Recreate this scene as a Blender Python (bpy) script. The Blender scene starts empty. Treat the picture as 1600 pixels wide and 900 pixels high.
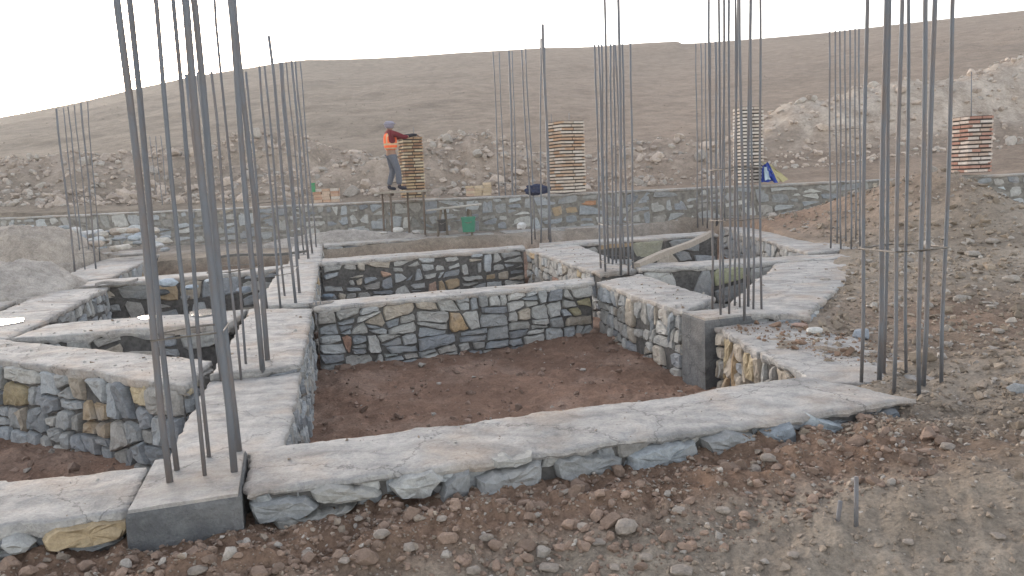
import bpy, bmesh, math, random
import numpy as np
from mathutils import Vector, Matrix
random.seed(7)
# ------------------------------------------------------------------ camera, light, exposure
F = 1200.0                                   # focal length in photo pixels (1600 wide)
_d = np.array([390.0, 8425.0, F]); _d /= np.linalg.norm(_d)
_f = np.array([0, 0, 1.0]); CY = _f - _d*_f.dot(_d); CY /= np.linalg.norm(CY)
CU = -_d; CR = np.cross(CY, CU)
if CR[0] < 0: CR = -CR
EYE = 1.45
scene = bpy.context.scene
COL = scene.collection
cam = bpy.data.cameras.new('camera'); cam.sensor_width = 36; cam.lens = F/1600*36
cam.clip_start = 0.05; cam.clip_end = 6000
camo = bpy.data.objects.new('camera', cam); COL.objects.link(camo)
M = Matrix(((CR[0], -CR[1], -CR[2], 0), (CY[0], -CY[1], -CY[2], 0), (CU[0], -CU[1], -CU[2], EYE), (0, 0, 0, 1)))
camo.matrix_world = M
scene.camera = camo
SUN_AZ, SUN_EL = math.radians(-30), math.radians(6)       # azimuth from +Y, clockwise positive
w = bpy.data.worlds.new('World'); scene.world = w; w.use_nodes = True
nt = w.node_tree; bg = nt.nodes['Background']
sky = nt.nodes.new('ShaderNodeTexSky'); sky.sky_type = 'NISHITA'; sky.sun_disc = False
sky.sun_elevation = SUN_EL; sky.sun_rotation = SUN_AZ; sky.altitude = 1500
sky.air_density = 1.0; sky.dust_density = 3.0; sky.ozone_density = 1.0
_bw = nt.nodes.new('ShaderNodeRGBToBW'); _mx = nt.nodes.new('ShaderNodeMix'); _mx.data_type = 'RGBA'; _mx.inputs[0].default_value = .6   # thin high cloud veils the blue
_tn = nt.nodes.new('ShaderNodeMix'); _tn.data_type = 'RGBA'; _tn.blend_type = 'MULTIPLY'; _tn.inputs[0].default_value = 1; _tn.inputs[7].default_value = (1.08, .985, .925, 1)
nt.links.new(sky.outputs[0], _bw.inputs[0]); nt.links.new(sky.outputs[0], _mx.inputs[6]); nt.links.new(_bw.outputs[0], _mx.inputs[7]); nt.links.new(_mx.outputs[2], _tn.inputs[6]); nt.links.new(_tn.outputs[2], bg.inputs[0]); bg.inputs[1].default_value = 0.15
sun = bpy.data.lights.new('sun', 'SUN'); sun.energy = 0.5; sun.angle = math.radians(30); sun.color = (1, .93, .85)
suno = bpy.data.objects.new('sun', sun); COL.objects.link(suno)
_sd = Vector((math.sin(SUN_AZ)*math.cos(SUN_EL), math.cos(SUN_AZ)*math.cos(SUN_EL), math.sin(SUN_EL)))
suno.rotation_euler = _sd.to_track_quat('Z', 'Y').to_euler(); suno.location = _sd*50
vs = scene.view_settings; vs.view_transform = 'Standard'; vs.look = 'None'; vs.gamma = 1; vs.use_curve_mapping = False
vs.exposure = 2.72
scene.cycles.max_bounces = 6
scene.cycles.diffuse_bounces = 3

# ------------------------------------------------------------------ survey helpers
def ray(px, py):
    r = np.array([px-800.0, py-450.0, F]); return r.dot(CR), r.dot(CY), r.dot(CU)
def P(px, py, z=0.0):                        # photo survey point on the level z -> ground plan x, y
    a, b, c = ray(px, py); t = (z-EYE)/c; return Vector((a*t, b*t))
def PY(px, py, Y):                           # survey point at ground-plan depth Y -> x, y, z
    a, b, c = ray(px, py); t = Y/b; return Vector((a*t, Y, EYE+c*t))
_a = math.radians(16.2); SU = Vector((math.cos(_a), math.sin(_a))); SV = Vector((-math.sin(_a), math.cos(_a)))
def S(s, t): return SU*s+SV*t                # building grid -> x, y
def toS(x, y): return x*SU.x+y*SU.y, x*SV.x+y*SV.y
def hplane(px, py, A, B):                    # survey point on the vertical plane through A, B -> (along, z)
    a, b, c = ray(px, py); d = (B-A).normalized(); n = Vector((-d.y, d.x))
    t = n.dot(A)/(n.x*a+n.y*b); q = Vector((a*t, b*t)); return (q-A).dot(d), EYE+c*t
# numpy value noise
def _h(i, j, sd):
    i = i.astype(np.int64); j = j.astype(np.int64)
    n = (i*374761393 + j*668265263 + sd*1442695041) & 0xffffffff
    n = ((n ^ (n >> 13))*1274126177) & 0xffffffff
    return ((n ^ (n >> 16)) & 0xffffff)/float(0xffffff)
def vn(x, y, sd=0):
    x = np.asarray(x, float); y = np.asarray(y, float)
    i = np.floor(x); j = np.floor(y); fx = x-i; fy = y-j
    fx = fx*fx*(3-2*fx); fy = fy*fy*(3-2*fy)
    a = _h(i, j, sd); b = _h(i+1, j, sd); c = _h(i, j+1, sd); d = _h(i+1, j+1, sd)
    return (a*(1-fx)+b*fx)*(1-fy)+(c*(1-fx)+d*fx)*fy
def fbm(x, y, o=4, sd=0, g=0.5):
    s = 0; a = 1; t = 0
    for k in range(o):
        s = s+a*(vn(x*2**k+17.3*k, y*2**k-9.1*k, sd+k)-.5)*2; t += a; a *= g
    return s/t
def sm(x, a, b):
    t = np.clip((np.asarray(x, float)-a)/(b-a), 0, 1); return t*t*(3-2*t)

# ------------------------------------------------------------------ object helpers
def props(o, label=None, cat=None, group=None, kind=None):
    if label: o['label'] = label
    if cat: o['category'] = cat
    if group: o['group'] = group
    if kind: o['kind'] = kind
    return o
def thing(name, loc, label, cat, group=None, rz=0):
    o = bpy.data.objects.new(name, None); COL.objects.link(o); o.location = loc; o.rotation_euler = (0, 0, rz)
    o.empty_display_size = .1
    return props(o, label, cat, group)
def mesh(name, V, Fc, mat, parent=None, loc=None, colors=None, smooth=False):
    """vertices in world space; stored relative to the parent or to loc"""
    org = np.array(parent.location if parent else (loc if loc is not None else (0, 0, 0)))
    V = np.asarray(V, float).reshape(-1, 3)-org
    m = bpy.data.meshes.new(name); m.from_pydata(V.tolist(), [], Fc); m.validate()
    m.materials.append(mat)
    if colors is not None:
        ca = m.color_attributes.new('col', 'FLOAT_COLOR', 'POINT')
        c = np.ones((len(V), 4)); c[:, :3] = np.asarray(colors)[:len(V)]; ca.data.foreach_set('color', c.ravel())
    if smooth: m.polygons.foreach_set('use_smooth', [True]*len(m.polygons))
    o = bpy.data.objects.new(name, m); COL.objects.link(o)
    if parent: o.parent = parent
    elif loc is not None: o.location = loc
    return o
class MB:                                   # collects shapes for one mesh
    def __init__(s): s.V = []; s.F = []; s.C = []
    def add(s, V, Fc, c=(1, 1, 1)):
        n = len(s.V); s.V += [tuple(v) for v in V]; s.F += [[i+n for i in f] for f in Fc]; s.C += [c]*len(V)
    def box(s, c, size, rz=0, ax=None, col=(1, 1, 1), jit=0):
        hx, hy, hz = size[0]/2, size[1]/2, size[2]/2
        R = ax if ax is not None else Matrix.Rotation(rz, 3, 'Z'); c = Vector(c)
        V = []
        for z in (-1, 1):
            for x, y in ((-1, -1), (1, -1), (1, 1), (-1, 1)):
                V.append(c+R@Vector((x*hx+random.uniform(-jit, jit), y*hy+random.uniform(-jit, jit), z*hz+random.uniform(-jit, jit))))
        s.add(V, [[3, 2, 1, 0], [4, 5, 6, 7], [0, 1, 5, 4], [1, 2, 6, 5], [2, 3, 7, 6], [3, 0, 4, 7]], col)
    def tube(s, pts, r, n=8, col=(1, 1, 1), cap=True):
        pts = [Vector(p) for p in pts]; V = []; rr = r if isinstance(r, (list, tuple)) else [r]*len(pts)
        for i, p in enumerate(pts):
            d = (pts[min(i+1, len(pts)-1)]-pts[max(i-1, 0)]).normalized()
            a = d.orthogonal().normalized() if abs(d.z) < .95 else Vector((1, 0, 0)); a = (a-d*a.dot(d)).normalized(); b = d.cross(a)
            for k in range(n):
                t = 2*math.pi*k/n; V.append(p+(a*math.cos(t)+b*math.sin(t))*rr[i])
        Fc = [[i*n+k, i*n+(k+1) % n, (i+1)*n+(k+1) % n, (i+1)*n+k] for i in range(len(pts)-1) for k in range(n)]
        if cap: Fc += [list(range(n))[::-1], list(range((len(pts)-1)*n, len(pts)*n))]
        s.add(V, Fc, col)
    def build(s, name, mat, parent=None, loc=None, smooth=False):
        return mesh(name, s.V, s.F, mat, parent, loc, s.C, smooth)

# ------------------------------------------------------------------ materials
def new_mat(name):
    m = bpy.data.materials.new(name); m.use_nodes = True
    return m, m.node_tree.nodes, m.node_tree.links, m.node_tree.nodes['Principled BSDF']
def noise_node(N, L, scale, detail=5, rough=.55, vec=None, dist=0):
    n = N.new('ShaderNodeTexNoise'); n.inputs['Scale'].default_value = scale; n.inputs['Detail'].default_value = detail
    n.inputs['Roughness'].default_value = rough; n.inputs['Distortion'].default_value = dist
    if vec is None:
        g = N.new('ShaderNodeNewGeometry'); vec = g.outputs['Position']
    L.new(vec, n.inputs['Vector']); return n
def ramp(N, L, src, stops):
    r = N.new('ShaderNodeValToRGB'); e = r.color_ramp.elements
    e[0].position, e[0].color = stops[0][0], (*stops[0][1], 1); e[1].position, e[1].color = stops[1][0], (*stops[1][1], 1)
    for p, c in stops[2:]: q = e.new(p); q.color = (*c, 1)
    L.new(src, r.inputs[0]); return r
def mixc(N, L, a, b, fac, mode='MIX'):
    m = N.new('ShaderNodeMix'); m.data_type = 'RGBA'; m.blend_type = mode
    for s, v in ((m.inputs[6], a), (m.inputs[7], b), (m.inputs[0], fac)):
        if isinstance(v, (int, float)): s.default_value = v
        elif isinstance(v, tuple): s.default_value = (*v, 1)
        else: L.new(v, s)
    return m.outputs[2]
def bump(N, L, B, hs, dist):
    prev = None
    for h, st, ds in hs:
        b = N.new('ShaderNodeBump'); b.inputs['Strength'].default_value = st; b.inputs['Distance'].default_value = ds
        L.new(h, b.inputs['Height'])
        if prev: L.new(prev.outputs[0], b.inputs['Normal'])
        prev = b
    L.new(prev.outputs[0], B.inputs['Normal'])
def scaled_pos(N, L, sc, rz=0.0):
    g = N.new('ShaderNodeNewGeometry'); mp = N.new('ShaderNodeMapping'); mp.inputs['Scale'].default_value = sc
    mp.inputs['Rotation'].default_value = (0, 0, rz)
    L.new(g.outputs['Position'], mp.inputs['Vector']); return mp.outputs[0]
G3 = lambda v: (v, v, v)
def mat_concrete(name, c0, c1, c2, stain=.5):
    m, N, L, B = new_mat(name)
    n1 = noise_node(N, L, 1.7, 6, .6); n2 = noise_node(N, L, 9, 8, .7, dist=.5); n3 = noise_node(N, L, 60, 4, .7)
    n4 = noise_node(N, L, 1, 5, .6, scaled_pos(N, L, (1.2, 2.4, 3), -_a), 1.6)
    a = ramp(N, L, n2.outputs[0], [(.34, c1), (.6, c0)])
    b = mixc(N, L, a.outputs[0], c2, ramp(N, L, n1.outputs[0], [(.48, G3(0)), (.72, G3(stain))]).outputs[0])
    c = mixc(N, L, b, ramp(N, L, n4.outputs[0], [(.33, G3(.58)), (.58, G3(1.12))]).outputs[0], .75, 'MULTIPLY')
    c = mixc(N, L, c, ramp(N, L, n3.outputs[0], [(.3, G3(.72)), (.7, G3(1.15))]).outputs[0], .7, 'MULTIPLY')
    n5 = noise_node(N, L, 2.6, 9, .72, dist=1.2); c = mixc(N, L, c, ramp(N, L, n5.outputs[0], [(.60, G3(1)), (.70, G3(.55))]).outputs[0], .8, 'MULTIPLY')
    vc = N.new('ShaderNodeTexVoronoi'); vc.feature = 'DISTANCE_TO_EDGE'; vc.inputs['Scale'].default_value = .9
    nv_ = noise_node(N, L, 3, 5, .7); g_ = N.new('ShaderNodeNewGeometry'); va = N.new('ShaderNodeVectorMath'); va.operation = 'MULTIPLY_ADD'; va.inputs[1].default_value = (.35, .35, .35)
    L.new(nv_.outputs['Color'], va.inputs[0]); L.new(g_.outputs['Position'], va.inputs[2]); L.new(va.outputs[0], vc.inputs['Vector'])
    c = mixc(N, L, c, ramp(N, L, vc.outputs['Distance'], [(.0, G3(.4)), (.008, G3(1))]).outputs[0], .8, 'MULTIPLY')
    L.new(c, B.inputs['Base Color']); B.inputs['Roughness'].default_value = .85
    bump(N, L, B, [(n2.outputs[0], .3, .025), (n4.outputs[0], .06, .02), (n3.outputs[0], .9, .014)], 1)
    return m
def mat_attr(name, rough=.9, sc=14, amt=.6, bd=.02, fine=70, spec=.3, stain=None):
    m, N, L, B = new_mat(name)
    at = N.new('ShaderNodeAttribute'); at.attribute_name = 'col'
    n1 = noise_node(N, L, sc, 6, .65, dist=.4); n2 = noise_node(N, L, fine, 4, .7); n0 = noise_node(N, L, sc*.22, 4, .6)
    c = mixc(N, L, at.outputs[0], ramp(N, L, n1.outputs[0], [(.3, G3(.6)), (.7, G3(1.3))]).outputs[0], amt, 'MULTIPLY')
    c = mixc(N, L, c, ramp(N, L, n2.outputs[0], [(.3, G3(.65)), (.7, G3(1.3))]).outputs[0], amt, 'MULTIPLY')
    if stain: c = mixc(N, L, c, stain, ramp(N, L, n0.outputs[0], [(.52, G3(0)), (.7, G3(.5))]).outputs[0])
    L.new(c, B.inputs['Base Color']); B.inputs['Roughness'].default_value = rough; B.inputs['Specular IOR Level'].default_value = spec
    bump(N, L, B, [(n1.outputs[0], .6, bd), (n2.outputs[0], .5, bd*.25)], 1)
    return m
def mat_plain(name, c, rough=.7, metal=0, var=.3, sc=20):
    m, N, L, B = new_mat(name)
    n1 = noise_node(N, L, sc, 5, .6)
    o = mixc(N, L, c, ramp(N, L, n1.outputs[0], [(.3, G3(1-var)), (.7, G3(1+var))]).outputs[0], 1.0, 'MULTIPLY')
    L.new(o, B.inputs['Base Color']); B.inputs['Roughness'].default_value = rough; B.inputs['Metallic'].default_value = metal
    bump(N, L, B, [(n1.outputs[0], .3, .01)], 1)
    return m
CONC = mat_concrete('cement_screed', (.46, .445, .43), (.30, .30, .305), (.43, .34, .27), .75)
CONC_B = mat_concrete('cast_concrete', (.17, .178, .185), (.11, .115, .125), (.25, .22, .2), .3)
MORT = mat_plain('dark_mortar', (.095, .092, .09), .95, 0, .45, 18)
MORT_L = mat_plain('light_mortar', (.2, .19, .175), .95, 0, .4, 9)
STONE = mat_attr('field_stone', .75, 11, .6, .015, 60, .4, (.33, .32, .31))
ROCK = mat_attr('loose_rock', .9, 16, .6, .012, 90, .3)
BRICK = mat_attr('brick', .9, 10, .5, .006, 50, .3)
WOOD = mat_attr('weathered_wood', .85, 20, .5, .006, 90, .3)
CLOTH = mat_attr('cloth', .9, 25, .35, .008, 120, .2)
def mat_soil():
    m, N, L, B = new_mat('soil')
    at = N.new('ShaderNodeAttribute'); at.attribute_name = 'col'
    n0 = noise_node(N, L, .9, 6, .6); n1 = noise_node(N, L, 7, 8, .7, dist=.3); n2 = noise_node(N, L, 45, 6, .75)
    vo = N.new('ShaderNodeTexVoronoi'); vo.inputs['Scale'].default_value = 26; g = N.new('ShaderNodeNewGeometry'); L.new(g.outputs['Position'], vo.inputs['Vector'])
    nf = noise_node(N, L, 1, 7, .62, scaled_pos(N, L, (.05, .07, .25)), .9); nf2 = noise_node(N, L, .45, 7, .7)
    c = mixc(N, L, at.outputs[0], ramp(N, L, n1.outputs[0], [(.3, G3(.62)), (.7, G3(1.35))]).outputs[0], .75, 'MULTIPLY')
    c = mixc(N, L, c, ramp(N, L, n2.outputs[0], [(.32, G3(.6)), (.68, G3(1.4))]).outputs[0], .7, 'MULTIPLY')
    c = mixc(N, L, c, ramp(N, L, n0.outputs[0], [(.35, (.85, .82, .8)), (.65, (1.12, 1.1, 1.08))]).outputs[0], .8, 'MULTIPLY')
    c = mixc(N, L, c, ramp(N, L, nf.outputs[0], [(.36, G3(.88)), (.6, G3(1.08))]).outputs[0], .5, 'MULTIPLY')
    c = mixc(N, L, c, ramp(N, L, nf2.outputs[0], [(.36, G3(.82)), (.64, G3(1.14))]).outputs[0], .7, 'MULTIPLY')
    L.new(c, B.inputs['Base Color']); B.inputs['Roughness'].default_value = .98; B.inputs['Specular IOR Level'].default_value = .15
    bump(N, L, B, [(nf2.outputs[0], .5, .25), (n1.outputs[0], .7, .05), (vo.outputs[0], .35, .012), (n2.outputs[0], .7, .012)], 1)
    return m
SOIL = mat_soil()
def mat_rebar():
    m, N, L, B = new_mat('rebar_steel')
    n1 = noise_node(N, L, 12, 5, .7, scaled_pos(N, L, (1, 1, .25))); n2 = noise_node(N, L, 120, 3)
    c = ramp(N, L, n1.outputs[0], [(.42, (.17, .185, .21)), (.78, (.20, .155, .13))])
    L.new(c.outputs[0], B.inputs['Base Color']); B.inputs['Roughness'].default_value = .6; B.inputs['Metallic'].default_value = .35
    wv = N.new('ShaderNodeTexWave'); wv.wave_type = 'BANDS'; wv.bands_direction = 'Z'; wv.inputs['Scale'].default_value = 55
    g = N.new('ShaderNodeNewGeometry'); L.new(g.outputs['Position'], wv.inputs['Vector'])
    bump(N, L, B, [(wv.outputs[0], .35, .002), (n2.outputs[0], .4, .003)], 1)
    return m
REBAR = mat_rebar()
WIRE = mat_plain('tie_steel', (.22, .2, .18), .6, .4, .3, 40)
def mat_water():
    m, N, L, B = new_mat('puddle_water')
    B.inputs['Base Color'].default_value = (.16, .16, .16, 1); B.inputs['Roughness'].default_value = .03; B.inputs['IOR'].default_value = 1.33
    B.inputs['Specular IOR Level'].default_value = .6
    return m
WATER = mat_water()

# ------------------------------------------------------------------ terrain
SKY_PROFILE = [(-700, 300), (-300, 235), (0, 183), (60, 172), (130, 158), (200, 141), (300, 119), (400, 104), (440, 97), (480, 93), (520, 93), (600, 90), (720, 82), (850, 74.5),
               (980, 71.5), (1030, 70), (1100, 66.5), (1200, 59), (1300, 50), (1400, 38), (1500, 27), (1600, 16), (1900, -20), (2400, -60)]
_az, _el = [], []
for px, py in SKY_PROFILE:
    a, b, c = ray(px, py); _az.append(math.atan2(a, b)); _el.append(c/math.hypot(a, b))
BUILD = [(-9.5, 4.1), (3.3, 4.1), (4.15, 6.5), (4.9, 6.9), (9.0, 10.8), (10.0, 17.2), (10.0, 20.2), (-9.5, 20.2)]
BUILD = [S(*q) for q in BUILD]
BUILD[4] = (P(1262, 397)+P(1345, 389))/2; BUILD[5] = (P(1128, 355)+P(1200, 357))/2; BUILD[6] = BUILD[5]+SV*2.5; BUILD[3] = P(1215, 497)
def sdf(x, y, poly):
    d = np.full(x.shape, 1e9); ins = np.zeros(x.shape, bool)
    for i in range(len(poly)):
        a, b = poly[i], poly[(i+1) % len(poly)]
        ex, ey = b.x-a.x, b.y-a.y; wx, wy = x-a.x, y-a.y
        t = np.clip((wx*ex+wy*ey)/(ex*ex+ey*ey), 0, 1)
        d = np.minimum(d, (wx-ex*t)**2+(wy-ey*t)**2)
        c = ((a.y > y) != (b.y > y)) & (x < (b.x-a.x)*(y-a.y)/((b.y-a.y) if abs(b.y-a.y) > 1e-9 else 1e-9)+a.x); ins ^= c
    d = np.sqrt(d); return np.where(ins, -d, d)
def wall_y(x): return 24.2+(x+18)*(20.4-24.2)/33.0          # centre line of the long boundary wall
def gs(x, y, cx, cy, sx, sy, p=2): return np.exp(-(np.abs((x-cx)/sx)**p+np.abs((y-cy)/sy)**p))
def ridged(x, y, sc, sd): return 1-np.abs(fbm(x*sc, y*sc, 4, sd))*2
def terrain(x, y, rgb=False):
    x = np.asarray(x, float); y = np.asarray(y, float)
    r = np.hypot(x, y); az = np.arctan2(x, y)
    d = sdf(x, y, BUILD)
    s = x*SU.x+y*SU.y; t = x*SV.x+y*SV.y
    # ground outside the footing
    zo = -0.175+0.075*sm(s, .5, 3.8)+.045*np.exp(-((t-3.35)/.22)**2)*(1-sm(s, 3, 4))+.12*sm(x, 2.5, 5.5)-0.10*sm(3.7-t, 0, 1.6)*(1-sm(x, .6, 2.6))
    zo = zo+0.10*gs(x, y, 1.9, 3.1, .9, .45)+.16*sm(x, 2.6, 4.2)*(1-sm(y, 4.6, 6.5))
    zo = zo+0.10*sm(y, 15, 21)*(1-sm(x, 7, 9))-.05*sm(x, 8.5, 10)
    zo = zo+.25*gs(x, y, 3.5, 3.35, 1.2, .85)
    mound = gs(x, y, 8.3, 15.2, 1.3, 2.6, 2)*1.12+gs(x, y, 8.0, 18.0, 2.0, 1.3)*.3+gs(x, y, 5.0, 8.6, .8, 1.2)*.08
    zo = zo+mound*(1+.16*fbm(x*1.3, y*1.3, 4, 5))
    zo = zo+.030*fbm(x*2.1, y*2.1, 3, 11)
    # clods
    cl = fbm(x*7, y*7, 4, 21, .62); zo = zo+.055*fbm(x*3.4, y*3.4, 3, 23)*sm(x, 1.8, 3)*(1-sm(y, 6, 8)); brown = gs(x, y, 0, 0, 1, 1)*0+sm(t, 2.9, 3.4)*(1-sm(t, 3.9, 4.1))*(1-sm(s, 2.6, 3.8))
    amp = .034+.05*brown+.03*np.clip(mound, 0, 1)
    zo = zo+amp*cl+.020*np.abs(fbm(x*17, y*17, 4, 31, .65))*(r < 14)
    # pit floor
    zi = -.77+.06*fbm(x*1.6, y*1.6, 3, 41)+.05*fbm(x*6.5, y*6.5, 4, 43, .6)+.022*np.abs(fbm(x*17, y*17, 3, 47, .65))*(r < 14)
    zi = zi+.10*gs(x, y, *S(3.6, 5.2), .6, .9)+.05*sm(x, -1, 1.8)
    k = sm(d, -.12, .12)
    z = zi*(1-k)+zo*k
    # behind the boundary wall
    b = y-wall_y(x); kb = sm(b, -.1, .1)*(np.cos(az) > 0)
    el = np.interp(az, _az, _el); R = 150.0
    Zr = EYE+el*R; fr = np.clip((r-24)/(R-24), 0, 1)
    hill = .88+(Zr-.88)*fr**1.22
    hill = np.where(r > R, Zr-(r-R)*.10, hill); hill = np.maximum(hill, -5)
    und = fbm(x*.03, y*.03, 4, 61)*1.6*np.sin(np.pi*np.clip(fr*1.02, 0, 1))+.35*fbm(x*.25, y*.25, 4, 65)*sm(r, 24, 40)*(1-sm(r, 90, 148))
    hill = hill+und+.50*(1-sm(az, .218, .226))*sm(az, .10, .2)*sm(r, 132, 140)*(1-sm(r, 151, 158))-.5*gs(az, r, .19, 112, .06, 7)-.4*gs(az, r, -.05, 120, .05, 5)
    hp = .9*gs(x, y, -19, 33, 9, 3.0)+1.2*gs(x, y, -9.5, 33.5, 4.5, 2.6)+1.55*gs(x, y, -1.2, 30, 2.8, 2.2)+.8*gs(x, y, -5, 28.5, 4, 1.6)+1.2*gs(x, y, 5.5, 29.5, 2.6, 2.0)
    hpr = 1.9*gs(x, y, 13.8, 33, 4.2, 2.6, 2.6)+2.9*gs(x, y, 23.5, 34, 6.5, 3.2, 2.6)+.7*gs(x, y, 18, 30.5, 6, 2.2)
    hl = hp*(.75+.5*ridged(x, y, .55, 71))+hpr*(.86+.18*ridged(x, y, .5, 73)); rough = np.clip(hp+hpr, 0, 1)
    hl = hl+rough*(.16*fbm(x*2.2, y*2.2, 4, 77, .62))+.10*fbm(x*1.5, y*1.5, 4, 79)*(1-sm(r, 40, 60))
    zb = hill+hl
    z = z*(1-kb)+zb*kb
    if not rgb: return z
    def C(*c): return np.array(c)[None, :]
    n = lambda v: v[:, None]
    f1 = sm(fbm(x*.8, y*.8, 3, 91), -.3, .4); f2 = sm(fbm(x*2.5, y*2.5, 4, 93), -.2, .35)
    brn = C(.225, .155, .115); gry = C(.27, .235, .195); pal = C(.34, .30, .255)
    out = gry*(1-n(f1)*.5)+pal*n(f1)*.5
    wb = np.clip(brown*1.1+.55*f2*(1-sm(t, 2.0, 2.9))*0+.8*gs(x, y, 4.1, 6.9, 1.0, 1.3)*(d > 0)+.6*gs(x, y, 2.1, 3.75, 1.1, .3)+.35*sm(np.hypot(x-7, y-16), 4, 1)*1, 0, 1)
    out = out*(1-n(wb))+brn*n(wb)
    orange = C(.25, .17, .125); om = .8*gs(x, y, 6.3, 17.8, 1.6, 1.8); out = out*(1-n(om))+orange*n(om)
    pit = C(.22, .143, .108)*(1-n(f2)*.7)+C(.29, .21, .17)*n(f2)*.7
    c = pit*n(1-k)+out*n(k)
    # hill colours
    h0 = C(.262, .212, .172); h1 = C(.22, .19, .157); hh = h0*n(sm(x/r, -.35, .2))+h1*n(1-sm(x/r, -.35, .2))
    sp = C(.37, .315, .27); wsp = C(.47, .42, .37)
    rr_ = np.clip(hp*1.6, 0, 1)*(.35+.5*sm(f2, .2, .7)); rw = np.clip(hpr*.8, 0, 1)*(.55+.45*f2)
    hb = hh*(1-n(rr_))+sp*n(rr_); hb = hb*(1-n(rw))+wsp*n(rw); pz = sm(y, 19.9, 20.6)*(.5+.5*f2)*(1-sm(x, 5, 7)); c = c*(1-n(pz))+C(.33, .30, .27)*n(pz)
    c = c*n(1-kb)+hb*n(kb)
    return z, c
def build_terrain():
    fa = np.radians(np.arange(-43, 43.01, .22)); ba = np.radians(np.arange(47, 314, 4)); A = np.concatenate([fa, ba])
    R = [.25]
    while R[-1] < 34: R.append(R[-1]*1.0115)
    while R[-1] < 230: R.append(R[-1]*1.018)
    while R[-1] < 262: R.append(R[-1]*1.12)
    R = np.array(R); na, nr = len(A), len(R)
    aa, rr = np.meshgrid(A, R); X = (rr*np.sin(aa)).ravel(); Y = (rr*np.cos(aa)).ravel()
    Z, C = terrain(X, Y, True)
    V = np.column_stack([X, Y, Z]); V = np.vstack([V, [[0, 0, float(Z[:na].mean())]]]); C = np.vstack([C, C[:1]])
    i = np.arange(nr-1)[:, None]; j = np.arange(na)[None, :]; j2 = (j+1) % na
    q = np.stack([i*na+j, (i*na+j2), ((i+1)*na+j2), ((i+1)*na+j)], -1).reshape(-1, 4)[:, ::-1]
    tri = np.stack([np.full(na, nr*na), np.arange(na), (np.arange(na)+1) % na], -1)[:, ::-1]
    m = bpy.data.meshes.new('ground'); nv = len(V); nq = len(q); ntr = len(tri)
    m.vertices.add(nv); m.vertices.foreach_set('co', V.ravel())
    m.loops.add(nq*4+ntr*3); m.loops.foreach_set('vertex_index', np.concatenate([q.ravel(), tri.ravel()]).astype(np.int32))
    m.polygons.add(nq+ntr)
    ls = np.concatenate([np.arange(nq)*4, nq*4+np.arange(ntr)*3]).astype(np.int32); m.polygons.foreach_set('loop_start', ls)
    m.update(calc_edges=True); m.validate()
    m.polygons.foreach_set('use_smooth', np.ones(nq+ntr, bool))
    ca = m.color_attributes.new('col', 'FLOAT_COLOR', 'POINT'); cc = np.ones((nv, 4)); cc[:, :3] = C; ca.data.foreach_set('color', cc.ravel())
    m.materials.append(SOIL)
    o = bpy.data.objects.new('ground', m); COL.objects.link(o); o['kind'] = 'structure'
build_terrain()
def haze():
    m = bpy.data.materials.new('haze_air'); m.use_nodes = True; N = m.node_tree.nodes; N.clear()
    o = N.new('ShaderNodeOutputMaterial'); v = N.new('ShaderNodeVolumePrincipled')
    v.inputs['Color'].default_value = (.95, .94, .93, 1); v.inputs['Density'].default_value = .0010; v.inputs['Anisotropy'].default_value = .3
    m.node_tree.links.new(v.outputs[0], o.inputs['Volume'])
    bm = bmesh.new(); bmesh.ops.create_cube(bm, size=2); me = bpy.data.meshes.new('haze')
    for q in bm.verts: q.co = Vector((q.co.x*300, q.co.y*300, 52 if q.co.z > 0 else -8))
    bm.to_mesh(me); bm.free(); me.materials.append(m); ob = bpy.data.objects.new('haze', me); COL.objects.link(ob); ob['kind'] = 'stuff'
haze()
def zt(x, y): return float(terrain(np.array([x]), np.array([y]))[0])

# ------------------------------------------------------------------ stone walls
BLUE = [(.28, .30, .32), (.23, .25, .27), (.32, .335, .345), (.20, .215, .235), (.26, .27, .275)]
GREY = [(.32, .32, .31), (.26, .26, .25), (.37, .37, .36), (.29, .28, .265)]
TAN = [(.35, .31, .26), (.32, .285, .24), (.39, .355, .31)]
OCH = [(.39, .285, .175), (.33, .255, .17), (.38, .315, .21)]
RED = [(.27, .17, .13), (.3, .2, .15)]
def pick(style):
    q = random.random()
    T = {'mix': (.56, .95, .988, .996), 'blue': (.72, .95, .98, .99), 'tan': (.12, .36, .85, .99), 'dark': (.5, .82, .92, .97), 'pale': (.22, .82, .985, .995)}[style]
    k0 = 1.12; L = BLUE if q < T[0] else GREY if q < T[1] else TAN if q < T[2] else OCH if q < T[3] else RED
    c = random.choice(L); k = k0*random.uniform(.82, 1.15); return tuple(v*k for v in c)
def clip_poly(poly, p, n):
    out = []
    for i in range(len(poly)):
        a, b = poly[i], poly[(i+1) % len(poly)]; da = (a[0]-p[0])*n[0]+(a[1]-p[1])*n[1]; db = (b[0]-p[0])*n[0]+(b[1]-p[1])*n[1]
        if da <= 0: out.append(a)
        if da*db < 0: t = da/(da-db); out.append((a[0]+(b[0]-a[0])*t, a[1]+(b[1]-a[1])*t))
    return out
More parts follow.
